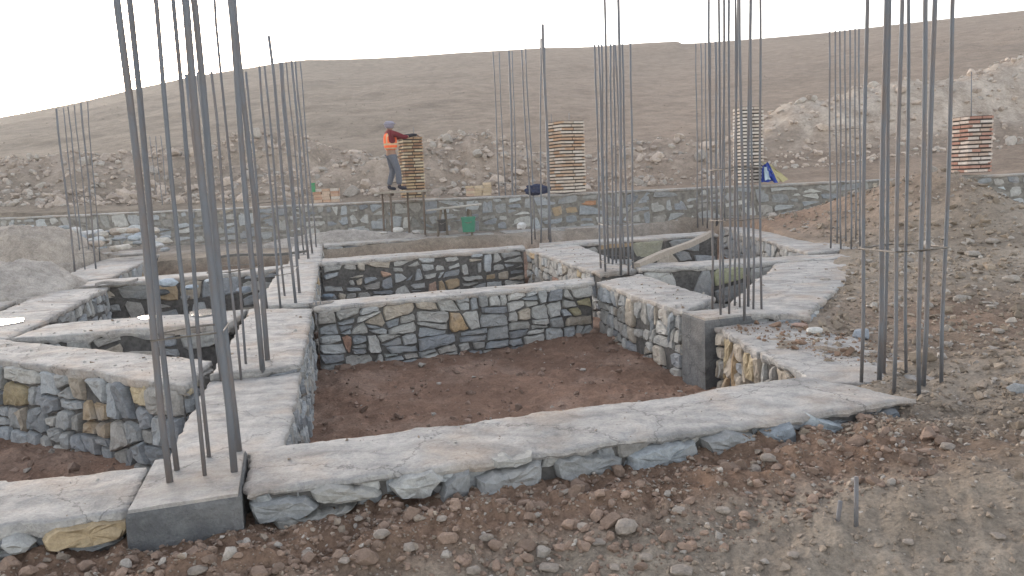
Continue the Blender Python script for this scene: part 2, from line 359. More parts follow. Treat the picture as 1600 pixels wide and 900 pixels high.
def stone_cells(L, H, cw, ch, gap):
    """irregular rubble: the face is cut again and again by slanted lines, then every stone is drawn in by its joint"""
    out = []; A0 = cw*ch
    def split(poly, depth):
        xs = [p[0] for p in poly]; ys = [p[1] for p in poly]; w_, h_ = max(xs)-min(xs), max(ys)-min(ys)
        ar = abs(sum(poly[i][0]*poly[(i+1) % len(poly)][1]-poly[(i+1) % len(poly)][0]*poly[i][1] for i in range(len(poly))))/2
        if depth > 14 or ar < A0*math.exp(random.gauss(.15, .45)): out.append(poly); return
        asp = (w_/cw)/(h_/ch)
        vert = random.random() < 1/(1+math.exp(-4*math.log(max(asp, .01))))
        k = random.uniform(.34, .66)
        if vert: p = (min(xs)+w_*k, (min(ys)+max(ys))/2); a = random.gauss(0, .26); n = (math.cos(a), math.sin(a))
        else: p = ((min(xs)+max(xs))/2, min(ys)+h_*k); a = random.gauss(0, .07 if w_ > cw*2.5 else .17); n = (math.sin(a), math.cos(a))
        for m in (n, (-n[0], -n[1])):
            q = clip_poly(poly, p, m)
            if len(q) >= 3: split(q, depth+1)
    n = max(1, round(L/(cw*4)))
    for i in range(n): split([(L*i/n, 0), (L*(i+1)/n, 0), (L*(i+1)/n, H), (L*i/n, H)], 0)
    cells = []
    for poly in out:
        q = poly; m = len(poly); cx = sum(p[0] for p in poly)/m; cy = sum(p[1] for p in poly)/m
        for i in range(m):
            a, b = poly[i], poly[(i+1) % m]; dx, dy = b[0]-a[0], b[1]-a[1]; l = math.hypot(dx, dy)
            if l < 1e-5: continue
            nn = (dy/l, -dx/l)
            if nn[0]*(cx-a[0])+nn[1]*(cy-a[1]) > 0: nn = (-nn[0], -nn[1])
            g = gap*random.uniform(.2, 1.1); t = random.gauss(0, .05); nn = (nn[0]*math.cos(t)-nn[1]*math.sin(t), nn[0]*math.sin(t)+nn[1]*math.cos(t))
            mid = ((a[0]+b[0])/2-nn[0]*g, (a[1]+b[1])/2-nn[1]*g); q = clip_poly(q, mid, nn)
            if len(q) < 3: break
        # knock off some corners
        if len(q) >= 3:
            for _ in range(2):
                if random.random() < .75:
                    a = random.uniform(0, 6.283); nn = (math.cos(a), math.sin(a)); e = max((p[0]-cx)*nn[0]+(p[1]-cy)*nn[1] for p in q)
                    q2 = clip_poly(q, (cx+nn[0]*e*.86, cy+nn[1]*e*.86), nn)
                    if len(q2) >= 3: q = q2
            cells.append(q)
    return cells
def roughen(poly, step, j):
    out = []; n = len(poly)
    for i in range(n):
        a, b = Vector(poly[i]), Vector(poly[(i+1) % n]); l = (b-a).length
        if l < step*.35: out.append(tuple(a)); continue
        k = max(1, int(l/step)); 
        for q in range(k):
            v = a.lerp(b, (q+(.0 if q else (.18 if l > step else 0)))/k)+Vector((random.uniform(-j, j), random.uniform(-j, j)))
            out.append(tuple(v))
    return out
def add_stone(mb, poly, A, dirv, nrm, z0, prot, color, step=.05, jit=.006):
    ar = abs(sum(poly[i][0]*poly[(i+1) % len(poly)][1]-poly[(i+1) % len(poly)][0]*poly[i][1] for i in range(len(poly))))/2
    if ar < .0006: return
    poly = roughen(poly, step, jit)
    cx = sum(p[0] for p in poly)/len(poly); cy = sum(p[1] for p in poly)/len(poly); sz = math.sqrt(ar)
    tx, ty = random.uniform(-.12, .12), random.uniform(-.18, .10)           # tilt of the face
    def W(p, d): q = A+dirv*p[0]+nrm*d; return (q.x, q.y, z0+p[1])
    rings = []
    for sc, dd in ((1.0, -.03), (1.0, prot*.35), (1-.05/max(sz, .1)*.35, prot*.85), (1-.16, prot), (.5, prot+random.uniform(-.1, .2)*prot)):
        rg = []
        for p in poly:
            q = (cx+(p[0]-cx)*sc, cy+(p[1]-cy)*sc)
            d = dd if dd < 0 else dd+tx*(q[0]-cx)+ty*(q[1]-cy)+random.uniform(-1, 1)*(.004+.02*min(sz, .3) if sc < .95 else .002)
            rg.append(W(q, d))
        rings.append(rg)
    n = len(poly); V = [v for r in rings for v in r]+[W((cx, cy), prot*random.uniform(.85, 1.25))]
    Fc = [[i*n+k, i*n+(k+1) % n, (i+1)*n+(k+1) % n, (i+1)*n+k] for i in range(len(rings)-1) for k in range(n)]
    Fc += [[(len(rings)-1)*n+k, (len(rings)-1)*n+(k+1) % n, len(V)-1] for k in range(n)]
    mb.add(V, Fc, color)
def inset_quad(Q, e):
    out = []; n = len(Q)
    for i in range(n):
        p, a, b = Q[i-1], Q[i], Q[(i+1) % n]
        d1 = (a-p).normalized(); d2 = (b-a).normalized(); n1 = Vector((-d1.y, d1.x)); n2 = Vector((-d2.y, d2.x))
        bis = (n1+n2); bis = bis/max(bis.length_squared, .5)*2; out.append(a+bis*e)
    return out
TOPS = []
def cap_z(x, y, amp=.012):
    return amp*fbm(x*1.4, y*1.4, 2, 3)+amp*.8*fbm(x*6, y*6, 3, 7)
def wall(label, Q, z=0.0, zb=-.85, faces=(0,), cw=.26, ch=.15, gap=.012, style='mix', prot=.035, thick=.06, capmat=None, name='foundation_wall', cat='foundation wall',
         res=.05, hints=(), custom=None, amp=.012, ej=.02, coremat=None, core_z=None, group=None, capname='cement_cap'):
    """Q: four plan corners, counter-clockwise; edge i runs from Q[i] to Q[i+1]"""
    Q = [Vector(q) for q in Q]
    c = sum(Q, Vector((0, 0)))/4
    T = thing(name, (c.x, c.y, zb+.1), label, cat, group)
    if name == 'foundation_wall' and z > -.03: TOPS.append(Q)
    L = max((Q[1]-Q[0]).length, (Q[2]-Q[3]).length); W_ = max((Q[3]-Q[0]).length, (Q[2]-Q[1]).length)
    nu = max(4, int(L/res)); nv = max(4, int(W_/res)); zoff = random.uniform(-.004, .004)
    uu, vv = np.meshgrid(np.linspace(0, 1, nu+1), np.linspace(0, 1, nv+1))
    X = (Q[0].x*(1-uu)+Q[1].x*uu)*(1-vv)+(Q[3].x*(1-uu)+Q[2].x*uu)*vv
    Y = (Q[0].y*(1-uu)+Q[1].y*uu)*(1-vv)+(Q[3].y*(1-uu)+Q[2].y*uu)*vv
    du = np.minimum(uu, 1-uu)*L; dv = np.minimum(vv, 1-vv)*W_; de = np.minimum(du, dv)
    jx = ej*fbm(X*6+31, Y*6, 4, 13, .8)*1.9*np.exp(-de/.06); jy = ej*fbm(X*6, Y*6+77, 4, 15, .8)*1.9*np.exp(-de/.06)
    Z = z+zoff+cap_z(X, Y, amp)-.007*np.exp(-de/.012)-.006*np.exp(-de/.10)*(1+fbm(X*5, Y*5, 2, 19))+.004*fbm(X*16, Y*16, 3, 37)*np.exp(-de/.15)
    X = X+jx; Y = Y+jy
    V = np.column_stack([X.ravel(), Y.ravel(), Z.ravel()]).tolist(); nn = nu+1
    Fc = [[j*nn+i, j*nn+i+1, (j+1)*nn+i+1, (j+1)*nn+i] for j in range(nv) for i in range(nu)]
    ring = [i for i in range(nn)]+[j*nn+nu for j in range(1, nv+1)]+[nv*nn+i for i in range(nu-1, -1, -1)]+[j*nn for j in range(nv-1, 0, -1)]
    m = len(ring); base = len(V)
    RX = np.array([V[i][0] for i in ring]); RY = np.array([V[i][1] for i in ring])
    tk = thick*(1+.9*fbm(RX*6, RY*6, 4, 23, .75)); sh = .018*(1+fbm(RX*9, RY*9, 2, 29))
    nx = []; 
    for k, i in enumerate(ring):
        v = V[i]; d = (c-Vector((v[0], v[1]))); 
        # inward direction: towards the wall's long axis
        j, ii = divmod(i, nn); iv = Vector((0, 0))
        if j == 0: iv += (Q[3]-Q[0]).normalized()
        if j == nv: iv -= (Q[3]-Q[0]).normalized()
        if ii == 0: iv += (Q[1]-Q[0]).normalized()
        if ii == nu: iv -= (Q[1]-Q[0]).normalized()
        nx.append(iv)
    for lev in (0, 1, 2):
        for k, i in enumerate(ring):
            v = V[i]
            if lev == 0: V.append((v[0]+nx[k].x*-.004, v[1]+nx[k].y*-.004, v[2]-tk[k]*.5))
            if lev == 1: V.append((v[0]+nx[k].x*sh[k]*.5, v[1]+nx[k].y*sh[k]*.5, v[2]-tk[k]))
            if lev == 2: V.append((v[0]+nx[k].x*.07, v[1]+nx[k].y*.07, v[2]-tk[k]-.015))
    prev = ring
    for lev in range(3):
        cur = list(range(base+lev*m, base+(lev+1)*m))
        Fc += [[prev[k], cur[k], cur[(k+1) % m], prev[(k+1) % m]] for k in range(m)]; prev = cur
    co = mesh(capname, V, Fc, capmat or CONC, T); ntop = nu*nv; co.data.polygons.foreach_set('use_smooth', [k < ntop for k in range(len(co.data.polygons))])
    core = MB(); q = inset_quad(Q, .035); ct = z-.025
    V = [(p.x, p.y, zb) for p in q]+[(p.x, p.y, ct) for p in q]
    core.add(V, [[3, 2, 1, 0], [4, 5, 6, 7]]+[[i, (i+1) % 4, 4+(i+1) % 4, 4+i] for i in range(4)])
    core.build('mortar_core', coremat or MORT, T)
    st = MB()
    for e in faces:
        A, B = q[e], q[(e+1) % 4]; d = (B-A).normalized(); nrm = Vector((d.y, -d.x)); Lw = (B-A).length; H = (z-thick*.7)-zb
        if custom and e in custom:
            for poly, colr in custom[e]:
                pl = [hplane(px, py, A, B) for px, py in poly]; pl = [(a, b-zb) for a, b in pl]
                sg = sum(pl[i][0]*pl[(i+1) % len(pl)][1]-pl[(i+1) % len(pl)][0]*pl[i][1] for i in range(len(pl)))
                if sg < 0: pl = pl[::-1]
                add_stone(st, pl, A, d, nrm, zb, prot*random.uniform(.9, 1.4), colr, .035, .009)
            for poly in stone_cells(Lw, H, .16, .10, .012):
                if random.random() < .85: add_stone(st, poly, A, d, nrm, zb, .022*random.uniform(.3, 1.3), tuple(v*.8 for v in pick('blue')), .045, .008)
            continue
        hp = [(hplane(px, py, A, B), colr) for (ee, px, py, colr) in hints if ee == e]
        for poly in stone_cells(Lw, H, cw, ch, gap):
            if random.random() < (.14 if style == 'dark' else .025): continue
            cx = sum(p[0] for p in poly)/len(poly); cy = sum(p[1] for p in poly)/len(poly)
            colr = pick(style)
            for (ha, hz), hc in hp:
                if abs(ha-cx) < cw*.55 and abs(hz-zb-cy) < ch*.55: colr = hc
            add_stone(st, poly, A, d, nrm, zb, prot*random.uniform(.5, 1.4), colr, max(.045, cw*.2), .008)
    if st.V: st.build('stone_facing', STONE, T)
    return T

# custom stones seen along the front face of the long front beam
cB = (.25, .262, .27); cG = (.31, .31, .295); cL = (.37, .375, .37); cY = (.38, .30, .195)
F_R = [([(388, 782), (478, 772), (500, 786), (484, 800), (400, 812)], cB), ([(484, 760), (520, 752), (588, 757), (594, 769), (540, 778), (490, 777)], cG),
       ([(604, 752), (640, 735), (676, 728), (692, 742), (670, 768), (620, 776)], cL), ([(700, 742), (735, 728), (733, 772), (680, 782), (684, 766)], cB),
       ([(742, 742), (790, 726), (846, 716), (842, 752), (800, 766), (740, 772)], (.26, .272, .28)), ([(768, 714), (830, 706), (832, 714), (790, 724), (762, 726)], cG),
       ([(862, 716), (900, 708), (972, 712), (968, 738), (910, 752), (866, 742)], (.25, .26, .265)), ([(978, 706), (1030, 690), (1084, 684), (1082, 716), (1020, 732), (976, 730)], (.27, .295, .315)),
       ([(1090, 682), (1130, 670), (1172, 676), (1174, 700), (1100, 716)], cB), ([(1180, 668), (1228, 656), (1232, 690), (1186, 702)], (.22, .25, .28)),
       ([(1262, 646), (1330, 668), (1300, 694), (1240, 700), (1238, 690)], (.30, .34, .37)), ([(420, 806), (470, 800), (560, 782), (500, 816), (430, 830)], cG),
       ([(1340, 650), (1396, 636), (1400, 654), (1330, 672)], (.12, .14, .16)), ([(610, 784), (680, 786), (670, 800), (600, 806)], cG)]
F_L = [([(72, 824), (110, 816), (214, 804), (200, 832), (150, 848), (72, 852)], cY), ([(4, 834), (30, 826), (60, 840), (50, 856), (20, 852)], cL), ([(-60, 835), (-6, 836), (10, 858), (-50, 868)], cB),
       ([(-200, 850), (-90, 842), (-70, 875), (-190, 890)], cG)]
GF = 'stone foundation walls of the building footing'
wall('long pale cement-topped front wall from the grey concrete block to the right-hand column', [S(-.30, 3.80), S(3.62, 3.70), S(3.40, 4.40), S(-.30, 4.45)], 0, -.95, (0,), custom={0: F_R}, prot=.075, thick=.035, res=.03, amp=.015, ej=.022, group=GF)
wall('front wall end at lower left with the long ochre slab under its cement top', [S(-4.6, 3.84), S(-.83, 3.84), S(-.82, 4.40), S(-4.6, 4.85)], 0, -.95, (0,), custom={0: F_L}, prot=.075, thick=.06, res=.03, amp=.015, ej=.022, group=GF)
def block(label, Q, z, zb, mat=None, name='concrete_block', cat='concrete block', bev=.012, topmat=None):
    Q = [Vector(q) for q in Q]; c = sum(Q, Vector((0, 0)))/len(Q)
    T = thing(name, (c.x, c.y, zb), label, cat); n = len(Q); V = []; Fc = []
    lev = [(0, zb), (0, z-bev*3), (bev*.5, z-bev), (bev*1.6, z)]
    for e, zz in lev:
        q = inset_quad(Q, e)
        for i, p in enumerate(q): V.append((p.x, p.y, zz+random.uniform(-.003, .003)))
    for l in range(3): Fc += [[l*n+i, l*n+(i+1) % n, (l+1)*n+(i+1) % n, (l+1)*n+i] for i in range(n)]
    Fc.append([3*n+i for i in range(n)])
    b = mesh('cast_body', V[:2*n+n], Fc[:2*n]+[[2*n+i for i in range(n)]], mat or CONC_B, T)
    bm = bmesh.new(); bm.from_mesh(b.data)
    bmesh.ops.subdivide_edges(bm, edges=bm.edges, cuts=26, use_grid_fill=True)
    zz_ = max(v.co.z for v in bm.verts)
    for v in bm.verts:                       # uneven casting, worn arrises
        nn = float(fbm(np.array([v.co.x*7+v.co.z*5]), np.array([v.co.y*7-v.co.z*6]), 4, 55, .6)[0]); tp = max(0, 1-(zz_-v.co.z)/.06)
        r_ = math.hypot(v.co.x, v.co.y)+1e-6; k_ = .008*nn-.016*tp*abs(nn); v.co.x += v.co.x/r_*k_; v.co.y += v.co.y/r_*k_
    bm.to_mesh(b.data); bm.free()
    # rough trowelled top sheet
    q = inset_quad(Q, bev*1.2); k = 14; uu, vv = np.meshgrid(np.linspace(0, 1, k), np.linspace(0, 1, k))
    X = (q[0].x*(1-uu)+q[1].x*uu)*(1-vv)+(q[3].x*(1-uu)+q[2].x*uu)*vv; Y = (q[0].y*(1-uu)+q[1].y*uu)*(1-vv)+(q[3].y*(1-uu)+q[2].y*uu)*vv
    Z = z+.006+cap_z(X, Y, .008)
    V = np.column_stack([X.ravel(), Y.ravel(), Z.ravel()]).tolist(); m = len(V)
    V += [(v[0], v[1], z-.03) for v in V]
    rg = [i for i in range(k)]+[j*k+k-1 for j in range(1, k)]+[(k-1)*k+i for i in range(k-2, -1, -1)]+[j*k for j in range(k-2, 0, -1)]
    Fc = [[j*k+i, j*k+i+1, (j+1)*k+i+1, (j+1)*k+i] for j in range(k-1) for i in range(k-1)]+[[rg[a], rg[a]+m, rg[(a+1) % len(rg)]+m, rg[(a+1) % len(rg)]] for a in range(len(rg))]
    mesh('cement_top', V, Fc, topmat or CONC, T)
    return T
block('smooth dark grey concrete block under the nearest rebar cage', [S(-.82, 3.74), S(-.31, 3.74), S(-.31, 4.44), S(-.80, 4.44)], .012, -.9)
block('narrow concrete column stub at the corner of the main pit', [S(3.885, 6.62), S(4.5, 6.62), S(4.5, 7.08), S(3.885, 7.08)], -.012, -.9)

wall('near half of the left cross wall, its cement top a small step below the rest', [S(-.76, 4.46), S(-.12, 4.46), S(0.03, 6.5), S(-.70, 6.5)], -.05, -.9, (1, 3), style='blue', cw=.2, ch=.15, res=.035, group=GF)
wall('left cross wall beside the main pit between the step and the second rebar cage', [S(-.68, 6.5), S(0.03, 6.5), S(.23, 9.56), S(-.50, 10.0)], .0, -.9, (0, 1, 3), style='blue', cw=.2, ch=.15, res=.04, group=GF)
wall('far end of the left cross wall carrying the third cage, ending at the third beam', [S(-.45, 10.02), S(.26, 9.9), S(.56, 15.3), S(-.1, 15.3)], .02, -.9, (0, 1, 3), style='dark', res=.08, group=GF)
wall('short stretch of the left cross wall behind the third beam', [S(.0, 15.34), S(.62, 15.34), S(.88, 20.3), S(.15, 20.3)], .02, -.9, (1,), style='dark', res=.12, group=GF)
wall('wall with the best seen blue-grey stone face, at the back of the main pit', [S(.24, 9.57), S(3.98, 9.67), S(4.2, 10.2), S(.28, 10.15)], .0, -.95, (0,), cw=.28, ch=.14, res=.05, prot=.04, group=GF,
     hints=[(0, 712, 495, OCH[0]), (0, 628, 478, TAN[0]), (0, 787, 470, cL), (0, 910, 480, (.33, .30, .2)), (0, 852, 492, cL), (0, 905, 500, TAN[1]), (0, 597, 550, (.31, .34, .33))])
wall('third beam across, dark mortared face with scattered pale stones', [S(.57, 15.34), S(4.80, 15.40), S(5.0, 16.2), S(.64, 16.3)], .0, -.95, (0,), style='dark', cw=.34, ch=.2, gap=.035, res=.1, group=GF,
     hints=[(0, 712, 408, cL), (0, 775, 415, cL), (0, 695, 442, OCH[1]), (0, 770, 440, OCH[1]), (0, 565, 425, TAN[2])])
wall('fourth and farthest beam with flat dark layered stones below the far wall', [S(.90, 19.70), S(5.35, 19.95), S(5.5, 20.6), S(.92, 20.6)], .02, -.95, (0,), style='dark', cw=.4, ch=.16, gap=.04, res=.14, group=GF)
wall('right cross wall of pale rubble beside the main pit', [S(3.91, 7.10), P(1118, 463), P(1000, 427), S(4.04, 9.72)], .0, -.95, (0, 3, 1), style='pale', cw=.27, ch=.2, gap=.010, res=.045, group=GF)
wall('right cross wall behind the second beam, whitewashed rough end facing the pit', [P(937, 426), P(995, 420), P(900, 380), P(822, 388)], .0, -.9, (3,), style='pale', cw=.3, ch=.22, res=.08, group=GF)
wall('beam running right from the cage behind the main pit to the broad slanting wall', [S(5.05, 10.42), S(8.3, 9.75), S(8.6, 10.35), S(5.2, 11.1)], .02, -.9, (0, 2), style='dark', cw=.5, ch=.28, gap=.03, res=.09, group=GF,
     hints=[(0, 1073, 428, OCH[1]), (0, 1150, 440, (.3, .31, .2)), (0, 1185, 425, cL), (0, 1115, 450, cB)])
wall('third beam on the right side, seen through the bars above the slanting timber', [S(5.1, 15.3), S(9.3, 15.2), S(9.5, 16.0), S(5.4, 16.2)], .02, -.9, (0,), style='mix', cw=.6, ch=.35, gap=.03, res=.12, group=GF,
     hints=[(0, 1025, 385, (.33, .33, .26)), (0, 1058, 380, cB)])
wall('fourth beam on the right side, thin pale strip just below the far wall', [S(5.6, 19.8), S(10.2, 19.3), S(10.4, 20.1), S(5.7, 20.6)], .05, -.9, (0,), style='mix', cw=.5, ch=.3, res=.14, group=GF)
wall('broad slanting wall with a streaked cement top running to the right-hand pile', [P(1122, 487), P(1262, 492), P(1376, 394), P(1228, 400)], .0, -.9, (0, 1, 3), style='blue', cw=.34, ch=.2, res=.05, ej=.04, group=GF)
wall('pale wall going away to the left from the far right-hand cage', [P(1128, 355), P(1262, 397), P(1345, 389), P(1200, 357)], .02, -.9, (0,), style='mix', cw=.4, ch=.25, res=.1, group=GF)
wall('low dirt-strewn wall with upright tan stones next to the column stub', [S(3.98, 6.58), S(3.52, 4.50), S(4.55, 3.98), S(4.85, 6.62)], -.085, -.9, (0,), style='tan', cw=.17, ch=.26, gap=.012, res=.04, prot=.04, ej=.03, group=GF,
     hints=[(0, 1130, 545, TAN[2]), (0, 1148, 560, TAN[0]), (0, 1185, 535, TAN[2]), (0, 1180, 575, OCH[2])])
wall('slanting wall at far left of the near pit with large blue-grey and tan stones', [P(-240, 528), P(288, 602), P(330, 562), P(-60, 524)], .0, -.9, (0, 1), style='mix', cw=.25, ch=.19, gap=.014, res=.045, prot=.05, group=GF,
     hints=[(0, 155, 655, OCH[1]), (0, 45, 640, TAN[0]), (0, 25, 612, (.3, .25, .16)), (0, 130, 600, TAN[1])])
wall('second beam on the left half with a dark gap beneath its pale top', [S(-2.95, 9.35), S(-.70, 9.05), S(-.52, 10.0), S(-2.75, 10.2)], .0, -.85, (0,), style='dark', cw=.3, ch=.2, gap=.03, res=.06, thick=.10, group=GF)
wall('left outer wall with upright pale stones on its dark inner face', [S(-3.9, 9.3), S(-2.95, 9.3), S(-2.85, 13.9), S(-3.7, 13.9)], .0, -.85, (1,), style='blue', cw=.2, ch=.3, gap=.04, res=.08, group=GF)
wall('left outer wall beyond the third beam, pale top between dark pits', [S(-4.1, 15.1), S(-3.1, 15.1), S(-3.0, 20.4), S(-4.2, 20.4)], .02, -.9, (1,), style='mix', cw=.4, ch=.25, res=.12, group=GF)
wall('third beam on the left half, dark front face and pale blue-grey slabs', [S(-3.6, 14.0), S(-.12, 14.6), S(-.12, 15.25), S(-3.7, 15.0)], .02, -.9, (0,), style='dark', cw=.5, ch=.3, gap=.05, res=.09, group=GF)
wall('beam left of the outer wall showing flat dark stones at the edge of the photo', [S(-8.5, 12.0), S(-3.95, 12.2), S(-3.9, 12.9), S(-8.5, 12.8)], .0, -.8, (0,), style='dark', cw=.4, ch=.14, gap=.03, res=.12, group=GF)
wall('far left beam behind the small pale heap, under the distant cage', [P(40, 410), P(240, 394), P(245, 388), P(40, 403)], .0, -.9, (0,), style='dark', cw=.5, ch=.3, gap=.04, res=.14, group=GF)

# long boundary wall
A0 = Vector((-24, wall_y(-24))); B0 = Vector((20, wall_y(20))); dW = (B0-A0).normalized(); nW = Vector((dW.y, -dW.x))
wall('long mortared stone boundary wall with a thin pale top, below the hill', [A0+nW*.25, B0+nW*.25, B0-nW*.25, A0-nW*.25], .98, -.5, (0,), cw=.5, ch=.28, gap=.055, style='mix', prot=.014, thick=.05, res=.25,
     coremat=MORT_L, name='boundary_wall', cat='stone wall', ej=.01, hints=[(0, 1590, 290, (.42, .24, .13)), (0, 1548, 295, (.5, .55, .58)), (0, 905, 322, (.36, .2, .12)), (0, 880, 330, OCH[1]), (0, 1225, 300, cL), (0, 1178, 300, cB), (0, 1255, 300, (.45, .45, .43)), (0, 560, 345, cL)])

# wet patches on the beam tops
def puddle(label, pts, z):
    V = [(P(*p, z).x, P(*p, z).y, z) for p in pts]; c = V[0]
    o = mesh('puddle', V+[(v[0], v[1], z-.03) for v in V], [list(range(len(V)))[::-1]]+[[i, (i+1) % len(V), len(V)+(i+1) % len(V), len(V)+i] for i in range(len(V))], WATER, None, (c[0], c[1], z))
    props(o, label, 'puddle', 'bright wet patches on the beam tops')
    if o.data.polygons[0].normal.z < 0: o.data.flip_normals()
puddle('bright wet patch at the left edge of the photo on the outer wall', [(-30, 505), (0, 498), (38, 497), (36, 502), (10, 507), (-30, 512)], .012)
puddle('bright wet patch on the left beam, left of the nearest cage', [(214, 496), (225, 493), (246, 492), (244, 497), (222, 499)], .014)
puddle('bright wet patch on the left beam behind the nearest cage, by its thickest bars', [(296, 487), (320, 482), (344, 484), (340, 490), (312, 494), (298, 493)], .014)
puddle('thin bright wet patch on the near left corner of the second beam', [(482, 474), (500, 471), (522, 470), (518, 473), (490, 477)], .014)

# ------------------------------------------------------------------ rebar cages
GR = 'bare rebar cages standing on the footing'
def cage(label, bars, z=0, r=.011, ties=(), name='rebar_cage', over=1.25, wr=.005, k=1.15):
    r = r*k
    """bars: (base px, base py, top px, top py[, radius scale])"""
    pts = []
    for b in bars:
        q = P(b[0], b[1], z); t = PY(b[2], b[3], q.y); base = Vector((q.x, q.y, z-.05)); top = Vector(t)
        if b[3] <= 0: top = base+(top-base)*over
        pts.append((base, top, r*(b[4] if len(b) > 4 else 1)))
    c = sum((p[0] for p in pts), Vector((0, 0, 0)))/len(pts)
    T = thing(name, (c.x, c.y, z), label, 'rebar cage', GR)
    for base, top, rad in pts:
        mb = MB(); n = 7; H = (top-base).length; o1 = random.uniform(0, 6); am = .0030*H
        P_ = [base.lerp(top, i/n)+Vector((math.sin(o1+i*.9), math.cos(o1+i*.7), 0))*am*(i > 0)*(i < n) for i in range(n+1)]
        mb.tube(P_, rad, 8); mb.build('rebar', REBAR, T, smooth=True)
    for tz in ties:                          # closed link round the bars at height tz
        ps = []
        for base, top, rad in pts:
            k = (tz-base.z)/(top.z-base.z); q = base.lerp(top, k); ps.append(Vector((q.x, q.y, tz)))
        cc = sum(ps, Vector((0, 0, 0)))/len(ps); ps.sort(key=lambda q: math.atan2(q.y-cc.y, q.x-cc.x))
        # convex hull in plan
        hull = []
        pp = sorted(ps, key=lambda q: (q.x, q.y))
        def half(seq):
            h = []
            for q in seq:
                while len(h) >= 2 and (h[-1].x-h[-2].x)*(q.y-h[-2].y)-(h[-1].y-h[-2].y)*(q.x-h[-2].x) <= 0: h.pop()
                h.append(q)
            return h[:-1]
        hull = half(pp)+half(pp[::-1])
        hull = [q+(q-cc).normalized()*(r+wr) for q in hull]; hull = [Vector((q.x, q.y, q.z+random.uniform(-.012, .012))) for q in hull]
        mb = MB(); mb.tube(hull+[hull[0]], wr, 6, cap=False)
        e = (hull[0]-cc).normalized(); mb.tube([hull[0], hull[0]-e*.06+Vector((.02, 0, -.01))], wr, 6)
        mb.build('stirrup', WIRE, T, smooth=True)
    return T
cage('tallest and nearest cage of thick bars standing on the dark concrete block', [(266, 754, 183, 0, 1.05), (277, 735, 199, 0, .9), (320, 744, 241, 0, .68), (327, 716, 269, 0, .68), (366, 738, 289, 0, 1.15), (374, 706, 300, 0, 1.1)], .012, .0105, (.745,), over=1.15, k=1.6)
cage('cage of thick bars on the step of the left cross wall, behind the nearest cage', [(346, 585, 292, 116, 1), (353, 570, 309, 113, .8), (376, 584, 330, 112, .6), (384, 569, 337, 0, .6), (410, 576, 358, 0, 1.25), (418, 563, 367, 0, 1.25)], 0, .0115, (.83,), over=1.1, k=1.6)
cage('cage on the left cross wall where the second beam meets it', [(417, 477, 384, 112), (438, 477, 405, 103), (445, 462, 413, 103), (462, 473, 420, 56, 1.3), (468, 458, 438, 98, 1.3)], .02, .013, (.4, 1.3))
cage('slim cage on the left cross wall just in front of the fourth beam', [(467, 404, 441, 98), (475, 397, 447, 97), (482, 404, 455, 95, 1.5), (488, 396, 461, 96, 1.3), (494, 386, 469, 97)], .02, .015, (.35, .6))
cage('separate cage far at the left beyond the outer wall, its bars ending below the skyline', [(117, 425, 88, 170, 1.5), (126, 412, 99, 168), (133, 422, 106, 167), (141, 410, 116, 164), (150, 421, 126, 159, 1.4), (156, 408, 137, 160)], 0, .011, (.35, 1.5))
cage('faint short cage far behind the nearest one, in front of the boundary wall', [(244, 372, 226, 215), (251, 368, 234, 213), (259, 373, 243, 213), (266, 369, 251, 212)], 0, .013, (.5,))
cage('farthest cage of thin bars left of the cage with the blue jacket', [(783, 357, 770, 81), (791, 353, 780, 82), (803, 357, 795, 79, 1.6), (808, 353, 800, 80)], .02, .016, (1.6,))
cage('cage with the dark blue jacket hung on it', [(831, 378, 815, 77), (836, 371, 821, 76), (845, 379, 845, 60), (860, 378, 848, 38, 1.7), (857, 371, 851, 74)], .02, .015, (.2,))
cage('dense dark cage at the back right corner of the main pit', [(939, 419, 929, 70), (946, 424, 935, 70), (951, 411, 944, 0, 1.2), (957, 413, 954, 69), (970, 425, 967, 0, 1.3), (976, 412, 961, 70), (963, 411, 959, 69), (945, 417, 940, 70), (982, 424, 972, 69), (989, 419, 985, 68)], .0, .0135, (.12, .7))
cage('cage of tall straight bars on the column stub right of the main pit', [(1113, 482, 1108, 0), (1126, 491, 1131, 0), (1139, 490, 1140, 0), (1148, 478, 1152, 0), (1131, 478, 1122, 0), (1156, 481, 1148, 0, .9), (1163, 494, 1156, 0, 1.2), (1169, 480, 1172, 0, 1.3), (1177, 484, 1173, 0), (1190, 484, 1187, 0)], .0, .0105, (.94, 1.45))
cage('slim cage far behind the column stub, half hidden by its bars', [(1090, 353, 1087, 68), (1098, 349, 1095, 67), (1105, 354, 1102, 66), (1112, 350, 1110, 66), (1133, 350, 1130, 64), (1120, 350, 1118, 65, 1.8), (1127, 354, 1124, 65, 1.4)], .03, .015, (.8, 2.2))
cage('evenly spaced cage at the end of the slanting wall in front of the right-hand pile', [(1298, 388, 1296, 49), (1308, 381, 1305, 48), (1314, 389, 1312, 48), (1322, 381, 1320, 47), (1330, 389, 1328, 46), (1337, 381, 1336, 45), (1344, 388, 1342, 45)], .02, .013, (.6, 2.0))
cage('cage at the right end of the front wall with a bent link round its waist', [(1346, 586, 1355, 0), (1374, 583, 1385, 0, 1.35), (1381, 573, 1391, 0, 1), (1397, 604, 1409, 0), (1416, 573, 1419, 0, .9), (1436, 606, 1446, 0, 1.1), (1443, 592, 1461, 0, 1.2), (1471, 591, 1489, 0)], -.03, .0105, (.87,), over=1.15, wr=.007, k=1.25)

